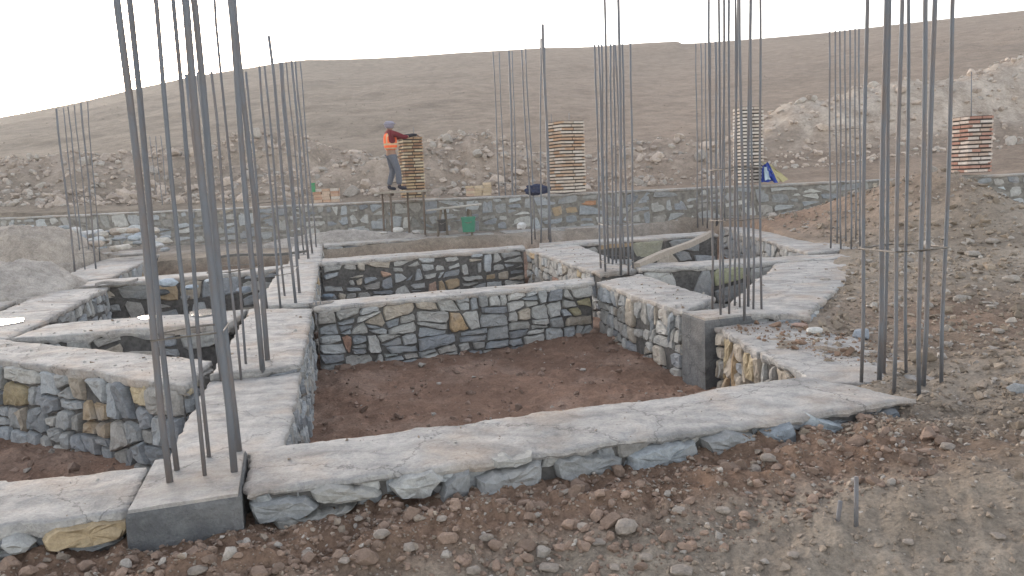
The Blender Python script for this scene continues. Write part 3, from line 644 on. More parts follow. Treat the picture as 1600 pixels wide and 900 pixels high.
# stub bars in the soil at lower right
def stub(label, px, py, px2, py2):
    q = P(px, py, -.1); z = zt(q.x, q.y); q = P(px, py, z); t = PY(px2, py2, q.y)
    mb = MB(); mb.tube([(q.x, q.y, z-.08), tuple(t)], .010, 8)
    o = mb.build('rebar_stub', REBAR, None, (q.x, q.y, z), True); props(o, label, 'rebar stub', 'short rebar stubs in the dirt')
stub('upright rebar stub sticking out of the dirt below the right-hand cage', 1338, 822, 1338, 745)
stub('shorter leaning rebar stub left of the upright one', 1306, 812, 1313, 783)

# ------------------------------------------------------------------ rocks
def hull_rock(n, ax, seed):
    rnd = random.Random(seed); bm = bmesh.new()
    for _ in range(n):
        v = Vector((rnd.gauss(0, 1), rnd.gauss(0, 1), rnd.gauss(0, 1))).normalized()*rnd.uniform(.86, 1.05)
        v = Vector([max(-.8, min(.8, c)) for c in v]); bm.verts.new((v.x*ax[0], v.y*ax[1], v.z*ax[2]))
    bmesh.ops.convex_hull(bm, input=bm.verts)
    bmesh.ops.delete(bm, geom=[v for v in bm.verts if not v.link_faces], context='VERTS')
    bmesh.ops.triangulate(bm, faces=bm.faces)
    bm.verts.index_update()
    V = np.array([v.co[:] for v in bm.verts]); Fc = np.array([[v.index for v in f.verts] for f in bm.faces]); bm.free()
    return V, Fc
SMALL = [hull_rock(11, (1, random.uniform(.6, .95), random.uniform(.45, .8)), i) for i in range(12)]
MED = [hull_rock(22, (1, random.uniform(.6, .95), random.uniform(.45, .8)), 50+i) for i in range(12)]
BIGR = [hull_rock(46, (1, random.uniform(.6, .9), random.uniform(.5, .8)), 90+i) for i in range(10)]
def rot3(rng):
    q = rng.normal(size=4); q /= np.linalg.norm(q); a, b, c, d = q
    return np.array([[1-2*(c*c+d*d), 2*(b*c-a*d), 2*(b*d+a*c)], [2*(b*c+a*d), 1-2*(b*b+d*d), 2*(c*d-a*b)], [2*(b*d-a*c), 2*(c*d+a*b), 1-2*(b*b+c*c)]])
def scatter(name, label, pts, sizes, cols, protos, seed, emb=.25, zs=None):
    rng = np.random.default_rng(seed); VV = []; FF = []; CC = []; off = 0
    z = terrain(pts[:, 0], pts[:, 1]) if zs is None else zs
    for i in range(len(pts)):
        V, Fc = protos[rng.integers(len(protos))]; W = (V@rot3(rng).T)*sizes[i]; W = W*np.array([1, 1, .8])
        VV.append(W+np.array([pts[i, 0], pts[i, 1], z[i]+sizes[i]*.45*(1-emb*2)])); FF.append(Fc+off); off += len(V); CC.append(np.repeat(cols[i][None, :], len(V), 0))
    V = np.vstack(VV); Fc = np.vstack(FF); C = np.vstack(CC)
    m = bpy.data.meshes.new(name); m.vertices.add(len(V)); m.vertices.foreach_set('co', V.ravel())
    m.loops.add(Fc.size); m.loops.foreach_set('vertex_index', Fc.ravel().astype(np.int32)); m.polygons.add(len(Fc)); m.polygons.foreach_set('loop_start', (np.arange(len(Fc))*3).astype(np.int32))
    m.update(calc_edges=True)
    m.polygons.foreach_set('use_smooth', np.zeros(len(Fc), bool))
    ca = m.color_attributes.new('col', 'FLOAT_COLOR', 'POINT'); cc = np.ones((len(V), 4)); cc[:, :3] = C; ca.data.foreach_set('color', cc.ravel())
    m.materials.append(ROCK); o = bpy.data.objects.new(name, m); COL.objects.link(o); o['kind'] = 'stuff'; o['label'] = label; o['category'] = 'gravel'
    return o
def tint(rng, n, base, var=.25, pale=.15):
    b = np.array(base)[None, :]*(1+rng.uniform(-var, var, (n, 1))); k = rng.random((n, 1)) < pale
    return np.where(k, np.array([[.36, .33, .30]])*(1+rng.uniform(-.2, .2, (n, 1))), b)
rng = np.random.default_rng(5)
def region(n, fn):
    out = []
    while sum(len(o) for o in out) < n: out.append(fn(n))
    return np.vstack(out)[:n]
def fan(n, r0, r1, a0, a1, keep):
    def f(k):
        r = r0*(r1/r0)**rng.random(k*2); a = np.radians(rng.uniform(a0, a1, k*2)); p = np.column_stack([r*np.sin(a), r*np.cos(a)])
        d = sdf(p[:, 0], p[:, 1], BUILD); return p[keep(p, d)]
    return region(n, f)
def tt(p): return p[:, 0]*SV.x+p[:, 1]*SV.y
front = lambda p, d: (d > .3) & (tt(p) < 3.9)
p1 = fan(9000, 2.2, 6.5, -38, 38, front); s1 = .007*np.exp(rng.normal(0, .5, 9000))*np.clip(np.hypot(*p1.T)/3, .8, 2)
base = tint(rng, 9000, (.27, .225, .185), .25, .08); scatter('gravel', 'small stones and clods over the dirt in the foreground', p1, s1, base, SMALL, 1, .34)
bandp = fan(3800, 2.6, 5.6, -36, 30, lambda p, d: (tt(p) > 2.75) & (tt(p) < 3.72) & (d > .3)); s2 = .0095*np.exp(rng.normal(0, .75, 3800))
scatter('broken_clods', 'brown clods and broken stones heaped along the foot of the front wall', bandp, np.clip(s2, .003, .075), tint(rng, 3800, (.24, .175, .138), .25, .08), MED, 2, .36)
cr = []
for _q in TOPS:
    k = max(6, int((_q[1]-_q[0]).length*(_q[3]-_q[0]).length*55)); uv = rng.random((k, 2))*.94+.03
    for a_, b_ in uv:
        p_ = (_q[0]*(1-a_)+_q[1]*a_)*(1-b_)+(_q[3]*(1-a_)+_q[2]*a_)*b_; cr.append((p_.x, p_.y))
cr = np.array(cr); scr = .0042*np.exp(rng.normal(0, .65, len(cr)))*np.clip(np.hypot(*cr.T)/5, .8, 1.5)
scatter('crumbs', 'mortar crumbs and dirt scattered over the cement tops', cr, np.clip(scr, .002, .03), np.where(rng.random((len(cr), 1)) < .4, np.array([[.28, .23, .19]]), np.array([[.38, .37, .35]])), SMALL, 8, .3, cap_z(cr[:, 0], cr[:, 1], .012))
pr = fan(7000, 4.5, 20, 10, 38, lambda p, d: (d > .35) & (p[:, 1] < 19.5)); sr = .014*np.exp(rng.normal(0, .6, 7000))*np.clip(np.hypot(*pr.T)/7, .8, 2.0)
scatter('rubble', 'pebbles and rubble over the earth pile and ground on the right', pr, sr, tint(rng, 7000, (.27, .225, .18), .3, .2), SMALL, 3)
pp = fan(5200, 5, 14, -36, 14, lambda p, d: (d < -.25)); sp_ = .010*np.exp(rng.normal(0, .75, 5200))*np.clip(np.hypot(*pp.T)/7, .8, 1.6)
scatter('pit_gravel', 'small clods and pebbles on the reddish pit floors', pp, sp_, tint(rng, 5200, (.24, .17, .135), .3, .08), SMALL, 4, .33)
def heap_pts(n, x0, x1, y0, y1, seed):
    r = np.random.default_rng(seed); return np.column_stack([r.uniform(x0, x1, n), r.uniform(y0, y1, n)])
hr = rng.uniform(38, 148, 2600); ha = np.radians(rng.uniform(-36, 36, 2600)); pH = np.column_stack([hr*np.sin(ha), hr*np.cos(ha)])
scatter('hillside_stones', 'small stones and dry tufts dotted over the bare hillside', pH, .03*np.clip(np.exp(rng.normal(0, .5, 2600)), .3, 2)*(hr/45)**.5, np.where(rng.random((2600, 1)) < .55, np.array([[.17, .145, .11]]), np.array([[.38, .33, .28]])), SMALL, 9, .2)
ph = np.vstack([heap_pts(3200, -24, 3, 25.5, 35, 1), heap_pts(900, -3, 9, 25, 32, 2), heap_pts(1400, 9, 30, 27, 36, 3)])
sh = .07*np.exp(rng.normal(0, .55, len(ph))); ch_ = tint(rng, len(ph), (.40, .34, .295), .25, .3); ch_[ph[:, 0] > 9] *= 1.15
scatter('spoil_rubble', 'pale broken rock over the spoil heaps behind the boundary wall', ph, np.clip(sh*1.2, .02, .4), ch_, MED, 5)
# dirt on top of the low wall
q = np.array([list(S(a, b)) for a, b in zip(rng.uniform(4.0, 4.8, 500), rng.uniform(4.7, 6.5, 500))]); scatter('wall_top_dirt', 'reddish dirt and chips lying on the low wall', q, .012*np.exp(rng.normal(0, .6, 500)), tint(rng, 500, (.22, .15, .11)), SMALL, 6, .3, np.full(500, -.08))


def rock(label, px, py, wpx, col, group=None, z=None, flat=.7, Y=None, seed=None, name='rock'):
    """px, py: where the stone's foot meets the ground; wpx: its width in the photo"""
    if Y is None:
        zz = z if z is not None else 0
        for _ in range(12):
            q = P(px, py, zz)
            if z is not None: break
            zz = .5*zz+.5*zt(q.x, q.y)
        x, y = q.x, q.y
    else: x, y, zz = PY(px, py, Y)
    r = wpx/F*y/2*1.12; sd = seed if seed is not None else random.randrange(10**6)
    V, Fc = BIGR[sd % len(BIGR)]; R_ = np.array(Matrix.Rotation((sd*37 % 628)/100, 3, 'Z')); W = (V@R_.T)*np.array([r, r, r*flat])
    c = (x, y, zz); W = W+np.array([x, y, zz+r*flat*.42])
    kk = random.uniform(.9, 1.1)
    o = mesh(name, W, Fc.tolist(), ROCK, None, c, [tuple(v*kk for v in col)]*len(W))
    props(o, label, 'rock', group); return o
gF = 'loose stones in the foreground dirt'; lF = 'loose grey-brown stone lying in the foreground dirt below the front wall'
cR = (.275, .24, .21)
for (x, y, wd) in [(978, 830, 42), (910, 826, 36), (858, 890, 34), (596, 838, 26), (310, 898, 40), (236, 892, 18), (540, 878, 30), (640, 858, 24), (700, 868, 30), (760, 842, 24), (935, 850, 34), (1010, 872, 30), (820, 860, 26), (1065, 896, 44),
                   (480, 868, 24), (430, 886, 20), (690, 812, 22), (1180, 735, 22), (1200, 720, 26), (1060, 800, 34), (1130, 800, 30), (560, 812, 18), (885, 770, 20), (1240, 870, 26), (1480, 700, 26), (1560, 840, 24), (1420, 850, 22), (960, 890, 36), (740, 895, 28), (375, 850, 16)]:
    rock(lF, x, y, wd*random.uniform(.6, 1.15), cR, gF, flat=random.uniform(.45, .75))
gR = 'stones on the ground at right'; lR = 'loose stone on the ground right of the footing'
for (x, y, wd) in [(1500, 470, 24), (1560, 520, 20), (1450, 480, 20), (1580, 440, 26), (1520, 400, 24), (1420, 410, 18), (1290, 440, 18), (1330, 470, 16), (1480, 540, 18), (1550, 380, 22)]:
    rock(lR, x, y, wd, (.3, .275, .25), gR)
rock('pale blue-grey slab lying in brown dirt left of the right-hand cage', 1345, 527, 44, (.27, .30, .34), flat=.5)
rock('small white stone at the edge of the dirt on the low wall', 1272, 521, 28, (.55, .54, .52))
rock('grey stone cut by the right edge of the photo level with the cage foot', 1590, 612, 34, (.33, .35, .37))
rock('flat pinkish stone beside the small white stone near the slanting wall', 1250, 510, 26, (.34, .24, .2), flat=.45)
rock('white boulder at the foot of the boundary wall, left of the jacket cage', 815, 357, 18, (.62, .62, .62), Y=19.6, flat=.9)
rock('rounded pale stone on the ground below the scaffold', 622, 362, 24, (.5, .49, .47), Y=20.2, flat=.5)
rock('blue-grey rock at the left foot of the wall behind the main pit', 512, 466, 20, (.22, .27, .33), Y=14.5)
for i, (x, y, wd, c) in enumerate([(45, 352, 26, (.42, .47, .5)), (70, 356, 24, (.36, .42, .46)), (195, 364, 28, (.45, .47, .48)), (222, 362, 26, (.36, .41, .46)), (210, 374, 30, (.5, .48, .44)), (165, 372, 20, (.4, .36, .32)), (180, 384, 24, (.42, .38, .33)), (150, 360, 22, (.3, .32, .34)),
                                (100, 352, 22, (.3, .33, .35)), (228, 350, 20, (.4, .43, .45)), (95, 362, 18, (.45, .43, .4)), (120, 354, 16, (.5, .5, .5)), (600, 358, 14, (.45, .44, .42)), (650, 357, 16, (.4, .39, .38))]):
    rock('pale angular building stone in the loose pile before the boundary wall', x, y+8, wd, c, 'loose building stones piled before the boundary wall', Y=18.6+(i % 4)*.7, flat=.6)
for i, (x, y, wd, c) in enumerate([(262, 440, 34, (.42, .48, .54)), (300, 446, 28, (.36, .42, .48)), (330, 436, 24, (.4, .44, .48)), (380, 450, 26, (.22, .25, .29)), (250, 455, 30, (.1, .11, .12)), (290, 462, 24, (.2, .2, .2))]):
    rock('pale blue-grey slab dumped against the third beam on the left', x, y+6, wd, c, 'slabs dumped in the left pit', Y=12.9, flat=.55)

rr_ = random.Random(12)
for i in range(46):
    x = rr_.uniform(20, 262); y = 372+rr_.uniform(-14, 20); Y = 19.4-(y-358)*.055
    c = rr_.choice([(.45, .47, .48), (.38, .42, .46), (.5, .47, .43), (.42, .36, .31), (.30, .32, .34), (.52, .52, .52)])
    rock('pale angular building stone in the loose pile before the boundary wall', x, y, rr_.uniform(14, 32), c, 'loose building stones piled before the boundary wall', Y=Y, flat=.55)
# heaps -----------------------------------------------------------------
def heap(label, px, py, wpx, hpx, col, Y, depth=None, mat=None, name='soil_heap', cat='soil heap', sd=0, pw=1.6, nf=1.3):
    b = PY(px, py, Y); rx = wpx/F*Y/2; h = hpx/F*Y; ry = depth or rx*.7; n = 70; V = []; C = []
    k = np.linspace(-1, 1, n); xx, yy = np.meshgrid(k, k); rr = np.hypot(xx, yy)
    z = np.clip(1-rr**pw, -.15, 1)*h; X = b.x+xx*rx; Yy = b.y+yy*ry
    z = z+h*.26*fbm(X*nf, Yy*nf, 5, 100+sd)+h*.22*np.abs(fbm(X*nf*3, Yy*nf*3, 5, 110+sd, .65))
    V = np.column_stack([X.ravel(), Yy.ravel(), (b.z-.03+z).ravel()]); Fc = [[j*n+i, j*n+i+1, (j+1)*n+i+1, (j+1)*n+i] for j in range(n-1) for i in range(n-1)]
    m = len(V); rg = [i for i in range(n)]+[j*n+n-1 for j in range(1, n)]+[(n-1)*n+i for i in range(n-2, -1, -1)]+[j*n for j in range(n-2, 0, -1)]
    V = np.vstack([V]+[np.array([[V[i][0], V[i][1], b.z-.9]]) for i in rg])
    Fc += [[rg[a], m+a, m+(a+1) % len(rg), rg[(a+1) % len(rg)]] for a in range(len(rg))]
    v1 = vn(V[:, 0]*3, V[:, 1]*3, 5)[:, None]; cc = np.array(col)[None, :]*(.85+.3*v1)
    o = mesh(name, V, Fc, mat or SOIL, None, (b.x, b.y, b.z), cc, True); props(o, label, cat); return o
heap('low pale sand heap on the left beams, at the left edge of the photo', 18, 448, 200, 44, (.42, .395, .37), 12.6, 1.1, sd=1)
heap('taller blocky pale earth heap behind the low sand heap', 50, 404, 190, 48, (.40, .365, .33), 17.5, 1.2, sd=2, pw=3.4)
heap('long pale sand strip before the boundary wall, left of the scaffold', 540, 372, 250, 15, (.40, .38, .36), 20.7, .5, sd=3)

# ------------------------------------------------------------------ brick piers on the boundary wall
def brick_pier(label, px, ybot, ytop, wpx, Y, rz, cols, joint, bars=(), courses=20):
    b = PY(px, ybot, Y); t = PY(px, ytop, Y); H = t.z-b.z; wd = wpx/F*Y
    T = thing('brick_pier', tuple(b), label, 'brick pier', 'brick piers being built on the boundary wall')
    hc = H/courses; mb = MB(); R = Matrix.Rotation(rz, 3, 'Z'); bw = wd/2
    for k in range(courses):
        z = b.z+(k+.5)*hc; off = random.uniform(-.006, .006)
        for side in range(4):
            Rs = Matrix.Rotation(rz+side*math.pi/2, 3, 'Z')
            for i in range(2):
                ln = wd*.5 if (k+i) % 2 else wd*.46
                xc = (-wd/4 if i == 0 else wd/4)+(.02 if k % 2 else -.02)
                c = Vector(b)+Rs@Vector((xc+off, -wd/2+.055+random.uniform(-.008, .006), 0)); c.z = z
                mb.box(c, (ln-.012, .105, hc*.60), ax=Rs, col=random.choice(cols), jit=.004)
    mb.build('bricks', BRICK, T)
    jb = MB(); jb.box((b.x, b.y, b.z+H/2), (wd-.05, wd-.05, H-.01), rz=rz); jb.build('mortar_core', joint, T)
    for (bx, by, tx, ty) in bars:
        q = PY(bx, by, Y); t2 = PY(tx, ty, Y); r = MB(); r.tube([Vector(q)-Vector((0, 0, .3)), t2], .013 if tx > 1400 else .011, 8); r.build('rebar', REBAR, T, smooth=True)
    return T
DJ = mat_plain('dark_joint', (.05, .042, .038), .95, 0, .3, 30)
brick_pier('brown and yellow brick pier the worker is touching', 646, 309, 214, 31, 22.0, math.radians(24), [(.36, .24, .15), (.42, .31, .19), (.28, .17, .11), (.5, .42, .30)], DJ, [(646, 214, 646, 199)], 20)
brick_pier('widest brick pier, ochre on its left side and whitish on its right', 886, 301, 190, 43, 22.1, math.radians(30), [(.55, .49, .43), (.58, .52, .46), (.50, .38, .29), (.46, .31, .21), (.50, .42, .35)], DJ, [(862, 190, 861, 178), (889, 190, 889, 177)], 22)
brick_pier('whitewashed brick pier seen through the bars above the column stub', 1169, 286, 168, 34, 21.6, math.radians(8), [(.58, .54, .49), (.62, .58, .54), (.50, .43, .37)], DJ, [], 22)
brick_pier('red and white striped brick pier at the far right with one bar above it', 1516, 270, 182, 40, 20.6, math.radians(6), [(.36, .20, .155), (.42, .25, .20), (.58, .52, .48), (.46, .36, .30), (.55, .47, .42)], DJ, [(1518, 182, 1518, 112)], 14)

def brick_stack(label, px, py, wpx, hpx, Y, cols):
    b = PY(px, py, Y); wd = wpx/F*Y; H = hpx/F*Y; nx_ = max(2, int(wd/.22)); nz = max(2, int(H/.075)); mb = MB()
    for k in range(nz):
        for i in range(nx_):
            for j in range(2):
                if k == nz-1 and random.random() < .35: continue
                mb.box((b.x-wd/2+(i+.5)*wd/nx_+random.uniform(-.02, .02), b.y+j*.13, b.z+(k+.5)*H/nz), (wd/nx_*.93, .11, H/nz*.9), rz=random.uniform(-.06, .06), col=random.choice(cols))
    o = mb.build('brick_stack', BRICK, None, tuple(b)); props(o, label, 'brick stack', 'loose brick stacks behind the boundary wall')
# ------------------------------------------------------------------ scaffold, table, buckets, wood
def scaffold():
    Y = 21.0; c = PY(630, 300, Y); T = thing('scaffold', (c.x, c.y, 0), 'low plank scaffold on thin legs under the worker', 'scaffold')
    a = PY(588, 300, Y); b = PY(668, 301, Y)
    for k in range(2):
        mb = MB(); mb.box(((a.x+b.x)/2+k*.12, Y-.15+k*.30, a.z-.03+k*.004), (b.x-a.x, .27, .045), rz=.02*k, col=(.30, .27, .23), jit=.006); mb.build('plank', WOOD, T)
    for x in (594, 611, 634, 662):
        q = PY(x, 304, Y); mb = MB(); yy = Y-.25 if x in (611, 662) else Y+.22
        mb.tube([(q.x, yy, zt(q.x, yy)-.03), (q.x+.02, yy, a.z-.05)], .03, 8, (.16, .13, .11)); mb.build('leg', WOOD, T)
    for x in (611, 662):
        q = PY(x, 304, Y); mb = MB(); mb.box((q.x, Y, a.z-.09), (.05, .75, .07), col=(.2, .16, .13)); mb.build('crossbar', WOOD, T)
scaffold()
def table():
    Y = 20.6; a = PY(668, 329, Y); b = PY(752, 319, Y); T = thing('work_table', ((a.x+b.x)/2, Y, 0), 'rough board table tilted on crooked legs under the boundary wall', 'table')
    d = Vector(b)-Vector(a); ang = math.atan2(d.z, d.x); R = Matrix.Rotation(-ang, 3, 'Y')
    mb = MB(); mb.box(Vector(a)+d/2, (d.length, .6, .04), ax=R, col=(.36, .34, .31), jit=.01); mb.build('tabletop', WOOD, T)
    for x, tx, dy in ((684, 690, -.2), (698, 694, .2), (738, 735, -.2), (728, 731, .2)):
        q = PY(x, 360, Y); t = PY(tx, 326, Y); mb = MB(); mb.tube([(q.x, Y+dy, zt(q.x, Y+dy)-.03), (t.x, Y+dy, t.z-.02)], .035, 7, (.2, .17, .14)); mb.build('leg', WOOD, T)
table()
def bucket(label, name, px, py, wpx, hpx, Y, col, square=False, cat='bucket'):
    b = PY(px, py, Y); r = wpx/F*Y/2; h = hpx/F*Y; n = 4 if square else 16; V = []; Fc = []
    prof = [(.84, 0), (1, h), (1.06, h), (1.06, h-.03), (.93, h-.001), (.78, .03)]
    prof = [(.84, 0), (1.0, h-.03), (1.07, h-.03), (1.07, h), (.94, h), (.80, .03)]
    for k, z in prof:
        for i in range(n):
            a = 2*math.pi*(i+.5)/n; rad = r*k*(1.2 if square else 1); V.append((b.x+rad*math.cos(a), b.y+rad*math.sin(a), b.z+z))
    for l in range(len(prof)-1): Fc += [[l*n+i, l*n+(i+1) % n, (l+1)*n+(i+1) % n, (l+1)*n+i] for i in range(n)]
    Fc += [list(range(n))[::-1], [(len(prof)-1)*n+i for i in range(n)]]
    T = thing(name, tuple(b), label, cat); mesh('shell', V, Fc, CLOTH if False else mat_plain(name+'_plastic', col, .45, 0, .12, 6), T)
    mb = MB(); mb.tube([(b.x-r, b.y, b.z+h*.97), (b.x-r*.8, b.y-r*.5, b.z+h*.75), (b.x, b.y-r*1.15, b.z+h*.62), (b.x+r*.8, b.y-r*.5, b.z+h*.75), (b.x+r, b.y, b.z+h*.97)], .012, 6); mb.build('handle', WIRE, T)
bucket('square green plastic tub next to the rough board table', 'plastic_tub', 733, 362, 25, 23, 20.0, (.05, .21, .14), True, 'tub')
bucket('dark tapered bucket under the rough board table', 'bucket', 691, 361, 14, 18, 20.1, (.06, .055, .055))
bucket('small bright green pot on the left brick stack', 'plastic_pot', 490, 300, 7, 14, 23.2, (.06, .26, .12), False, 'pot')
brick_stack('pinkish brick stack behind the boundary wall, left of the worker', 511, 316, 40, 21, 23.5, [(.5, .34, .25), (.55, .42, .33), (.45, .28, .2), (.55, .5, .45)])
brick_stack('yellowish brick stack behind the boundary wall, right of the worker', 748, 306, 40, 20, 23.2, [(.52, .42, .3), (.5, .36, .28), (.58, .48, .36)])
def timber(label, a, b, wd, th, col, name='timber_board'):
    a, b = Vector(a), Vector(b); d = b-a; x = d.normalized(); y = Vector((0, 0, 1)).cross(x).normalized(); z = x.cross(y); R = Matrix((x, y, z)).transposed()
    bm = bmesh.new(); n = 14; V = []; mb = MB()
    prev = None; Vv = []; Fc = []
    for i in range(n+1):
        c = a+d*i/n+Vector((0, 0, .02*math.sin(i*.5))); w2 = wd/2*(1+.12*math.sin(i*1.7)); 
        for sy, sz in ((-1, -1), (-.7, 1), (.7, 1), (1, -1)): Vv.append(c+y*w2*sy+z*th/2*sz)
    for i in range(n): Fc += [[i*4+k, i*4+(k+1) % 4, (i+1)*4+(k+1) % 4, (i+1)*4+k] for k in range(4)]
    Fc += [[3, 2, 1, 0], [n*4, n*4+1, n*4+2, n*4+3]]; bm.free()
    mb.add(Vv, Fc, col); c = (a+b)/2
    o = mb.build(name, WOOD, None, tuple(a)); props(o, label, 'timber'); return o
a = P(994, 414, .05); b = P(1112, 366, .10); timber('long pale slanting timber from the dense cage up to the slim far cage', (a.x, a.y, .03), (b.x, b.y, .12), .15, .09, (.33, .29, .25))
a = P(345, 398, .1); b = P(478, 392, .1); timber('thin dark board lying behind the second cage on the left', (a.x, a.y, .06), (b.x, b.y, .08), .2, .05, (.10, .095, .09))
a = P(150, 443, .06); b = P(215, 438, .06); timber('short weathered board at the head of the left outer wall', (a.x, a.y, .05), (b.x, b.y, .06), .25, .04, (.2, .19, .18))

# draped cloth things
def rag(label, name, cat, px, py, wpx, hpx, Y, cols, sd, thick=.5):
    b = PY(px, py, Y); bm = bmesh.new(); bmesh.ops.create_icosphere(bm, subdivisions=4, radius=1)
    V = []; C = []
    sx, sz = wpx/F*Y/2, hpx/F*Y/2
    for v in bm.verts:
        c = v.co; n1 = float(fbm(np.array([c.x*2.1+sd]), np.array([c.z*2.1+c.y]), 3, sd)[0]); n2 = float(fbm(np.array([c.x*5+sd]), np.array([c.z*2+c.y*3]), 2, sd+4)[0])
        k = 1+.38*n1+.16*n2; V.append((b.x+c.x*k*sx, b.y+c.y*k*sx*thick, b.z+c.z*k*sz))
        q = float(fbm(np.array([c.x*1.6+sd*3+c.y]), np.array([c.z*1.8]), 2, sd+9)[0]); C.append(cols[0] if q < .16 or len(cols) == 1 else cols[1] if q < .36 or len(cols) < 3 else cols[2])
    Fc = [[v.index for v in f.verts] for f in bm.faces]; bm.verts.ensure_lookup_table(); bm.free()
    o = mesh(name, V, Fc, CLOTH, None, tuple(b), C, True); props(o, label, cat); return o
def jacket():
    Y = 17.35; pts = [(818, 292), (828, 286), (842, 289), (856, 291), (862, 300), (850, 308), (838, 306), (826, 303), (817, 298)]
    rag('dark blue jacket hung over the bars of its cage', 'jacket', 'jacket', 838, 296, 40, 17, Y, [(.045, .055, .10)], 3, .45)
jacket()
def tarp():
    Y = 20.9; pk = PY(1203, 254, Y); a = PY(1190, 284, Y); b = PY(1216, 284, Y); c = PY(1232, 282, Y+.3)
    T = thing('tarpaulin', ((a.x+c.x)/2, Y, a.z), 'blue and yellow tarpaulin bundle on the boundary wall by the white pier', 'tarpaulin')
    def sheet(P0, P1, P2, P3, n, amp, dy):
        V = []; Fc = []
        for j in range(n+1):
            for i in range(n+1):
                u_, v_ = i/n, j/n; q = (Vector(P0)*(1-u_)+Vector(P1)*u_)*(1-v_)+(Vector(P3)*(1-u_)+Vector(P2)*u_)*v_
                nn = float(fbm(np.array([u_*5+dy]), np.array([v_*2.5]), 3, 8)[0]); V.append(q+Vector((nn*amp*.4, nn*amp, nn*amp*.3)))
        m = len(V); V += [v+Vector((0, .03, 0)) for v in V]
        Fc = [[j*(n+1)+i, j*(n+1)+i+1, (j+1)*(n+1)+i+1, (j+1)*(n+1)+i] for j in range(n) for i in range(n)]; Fc += [[k+m for k in f[::-1]] for f in Fc]
        return V, Fc
    mb = MB(); V, Fc = sheet(a, b, pk+Vector((.05, .3, 0)), pk+Vector((-.12, .25, -.08)), 12, .16, 1); mb.add(V, Fc, (.03, .06, .28)); mb.build('blue_sheet', CLOTH, T)
    mb = MB(); V, Fc = sheet(b, c, pk+Vector((.2, .45, -.05)), pk+Vector((-.1, .35, .03)), 12, .14, 3); mb.add(V, Fc, (.40, .36, .20)); mb.build('yellow_sheet', CLOTH, T)
    mb = MB(); V, Fc = sheet(a+Vector((.08, -.06, .05)), a+Vector((.22, -.06, .03)), pk+Vector((.0, .20, -.1)), pk+Vector((-.1, .2, -.12)), 8, .1, 5); mb.add(V, Fc, (.45, .55, .62)); mb.build('pale_sheet', CLOTH, T)
tarp()

# ------------------------------------------------------------------ worker
def skin(name, pts, edges, rad, mat, parent, root=0, lev=2, col=(1, 1, 1)):
    m = bpy.data.meshes.new(name); m.from_pydata([tuple(p) for p in pts], edges, [])
    o = bpy.data.objects.new(name, m); COL.objects.link(o)
    sk = o.modifiers.new('s', 'SKIN'); sk.use_smooth_shade = True
    lay = m.skin_vertices[0].data if m.skin_vertices else None
    for i, r in enumerate(rad):
        lay[i].radius = r if isinstance(r, tuple) else (r, r); lay[i].use_root = (i == root)
    ss = o.modifiers.new('u', 'SUBSURF'); ss.levels = lev; ss.render_levels = lev
    bpy.context.view_layer.update(); dg = bpy.context.evaluated_depsgraph_get()
    m2 = bpy.data.meshes.new_from_object(o.evaluated_get(dg)); o.modifiers.clear(); o.data = m2; m2.name = name
    m2.materials.clear(); m2.materials.append(mat); ca = m2.color_attributes.new('col', 'FLOAT_COLOR', 'POINT')
    ca.data.foreach_set('color', np.tile([*col, 1.0], len(m2.vertices)).ravel()); o.parent = parent
    m2.polygons.foreach_set('use_smooth', [True]*len(m2.polygons))
    return o
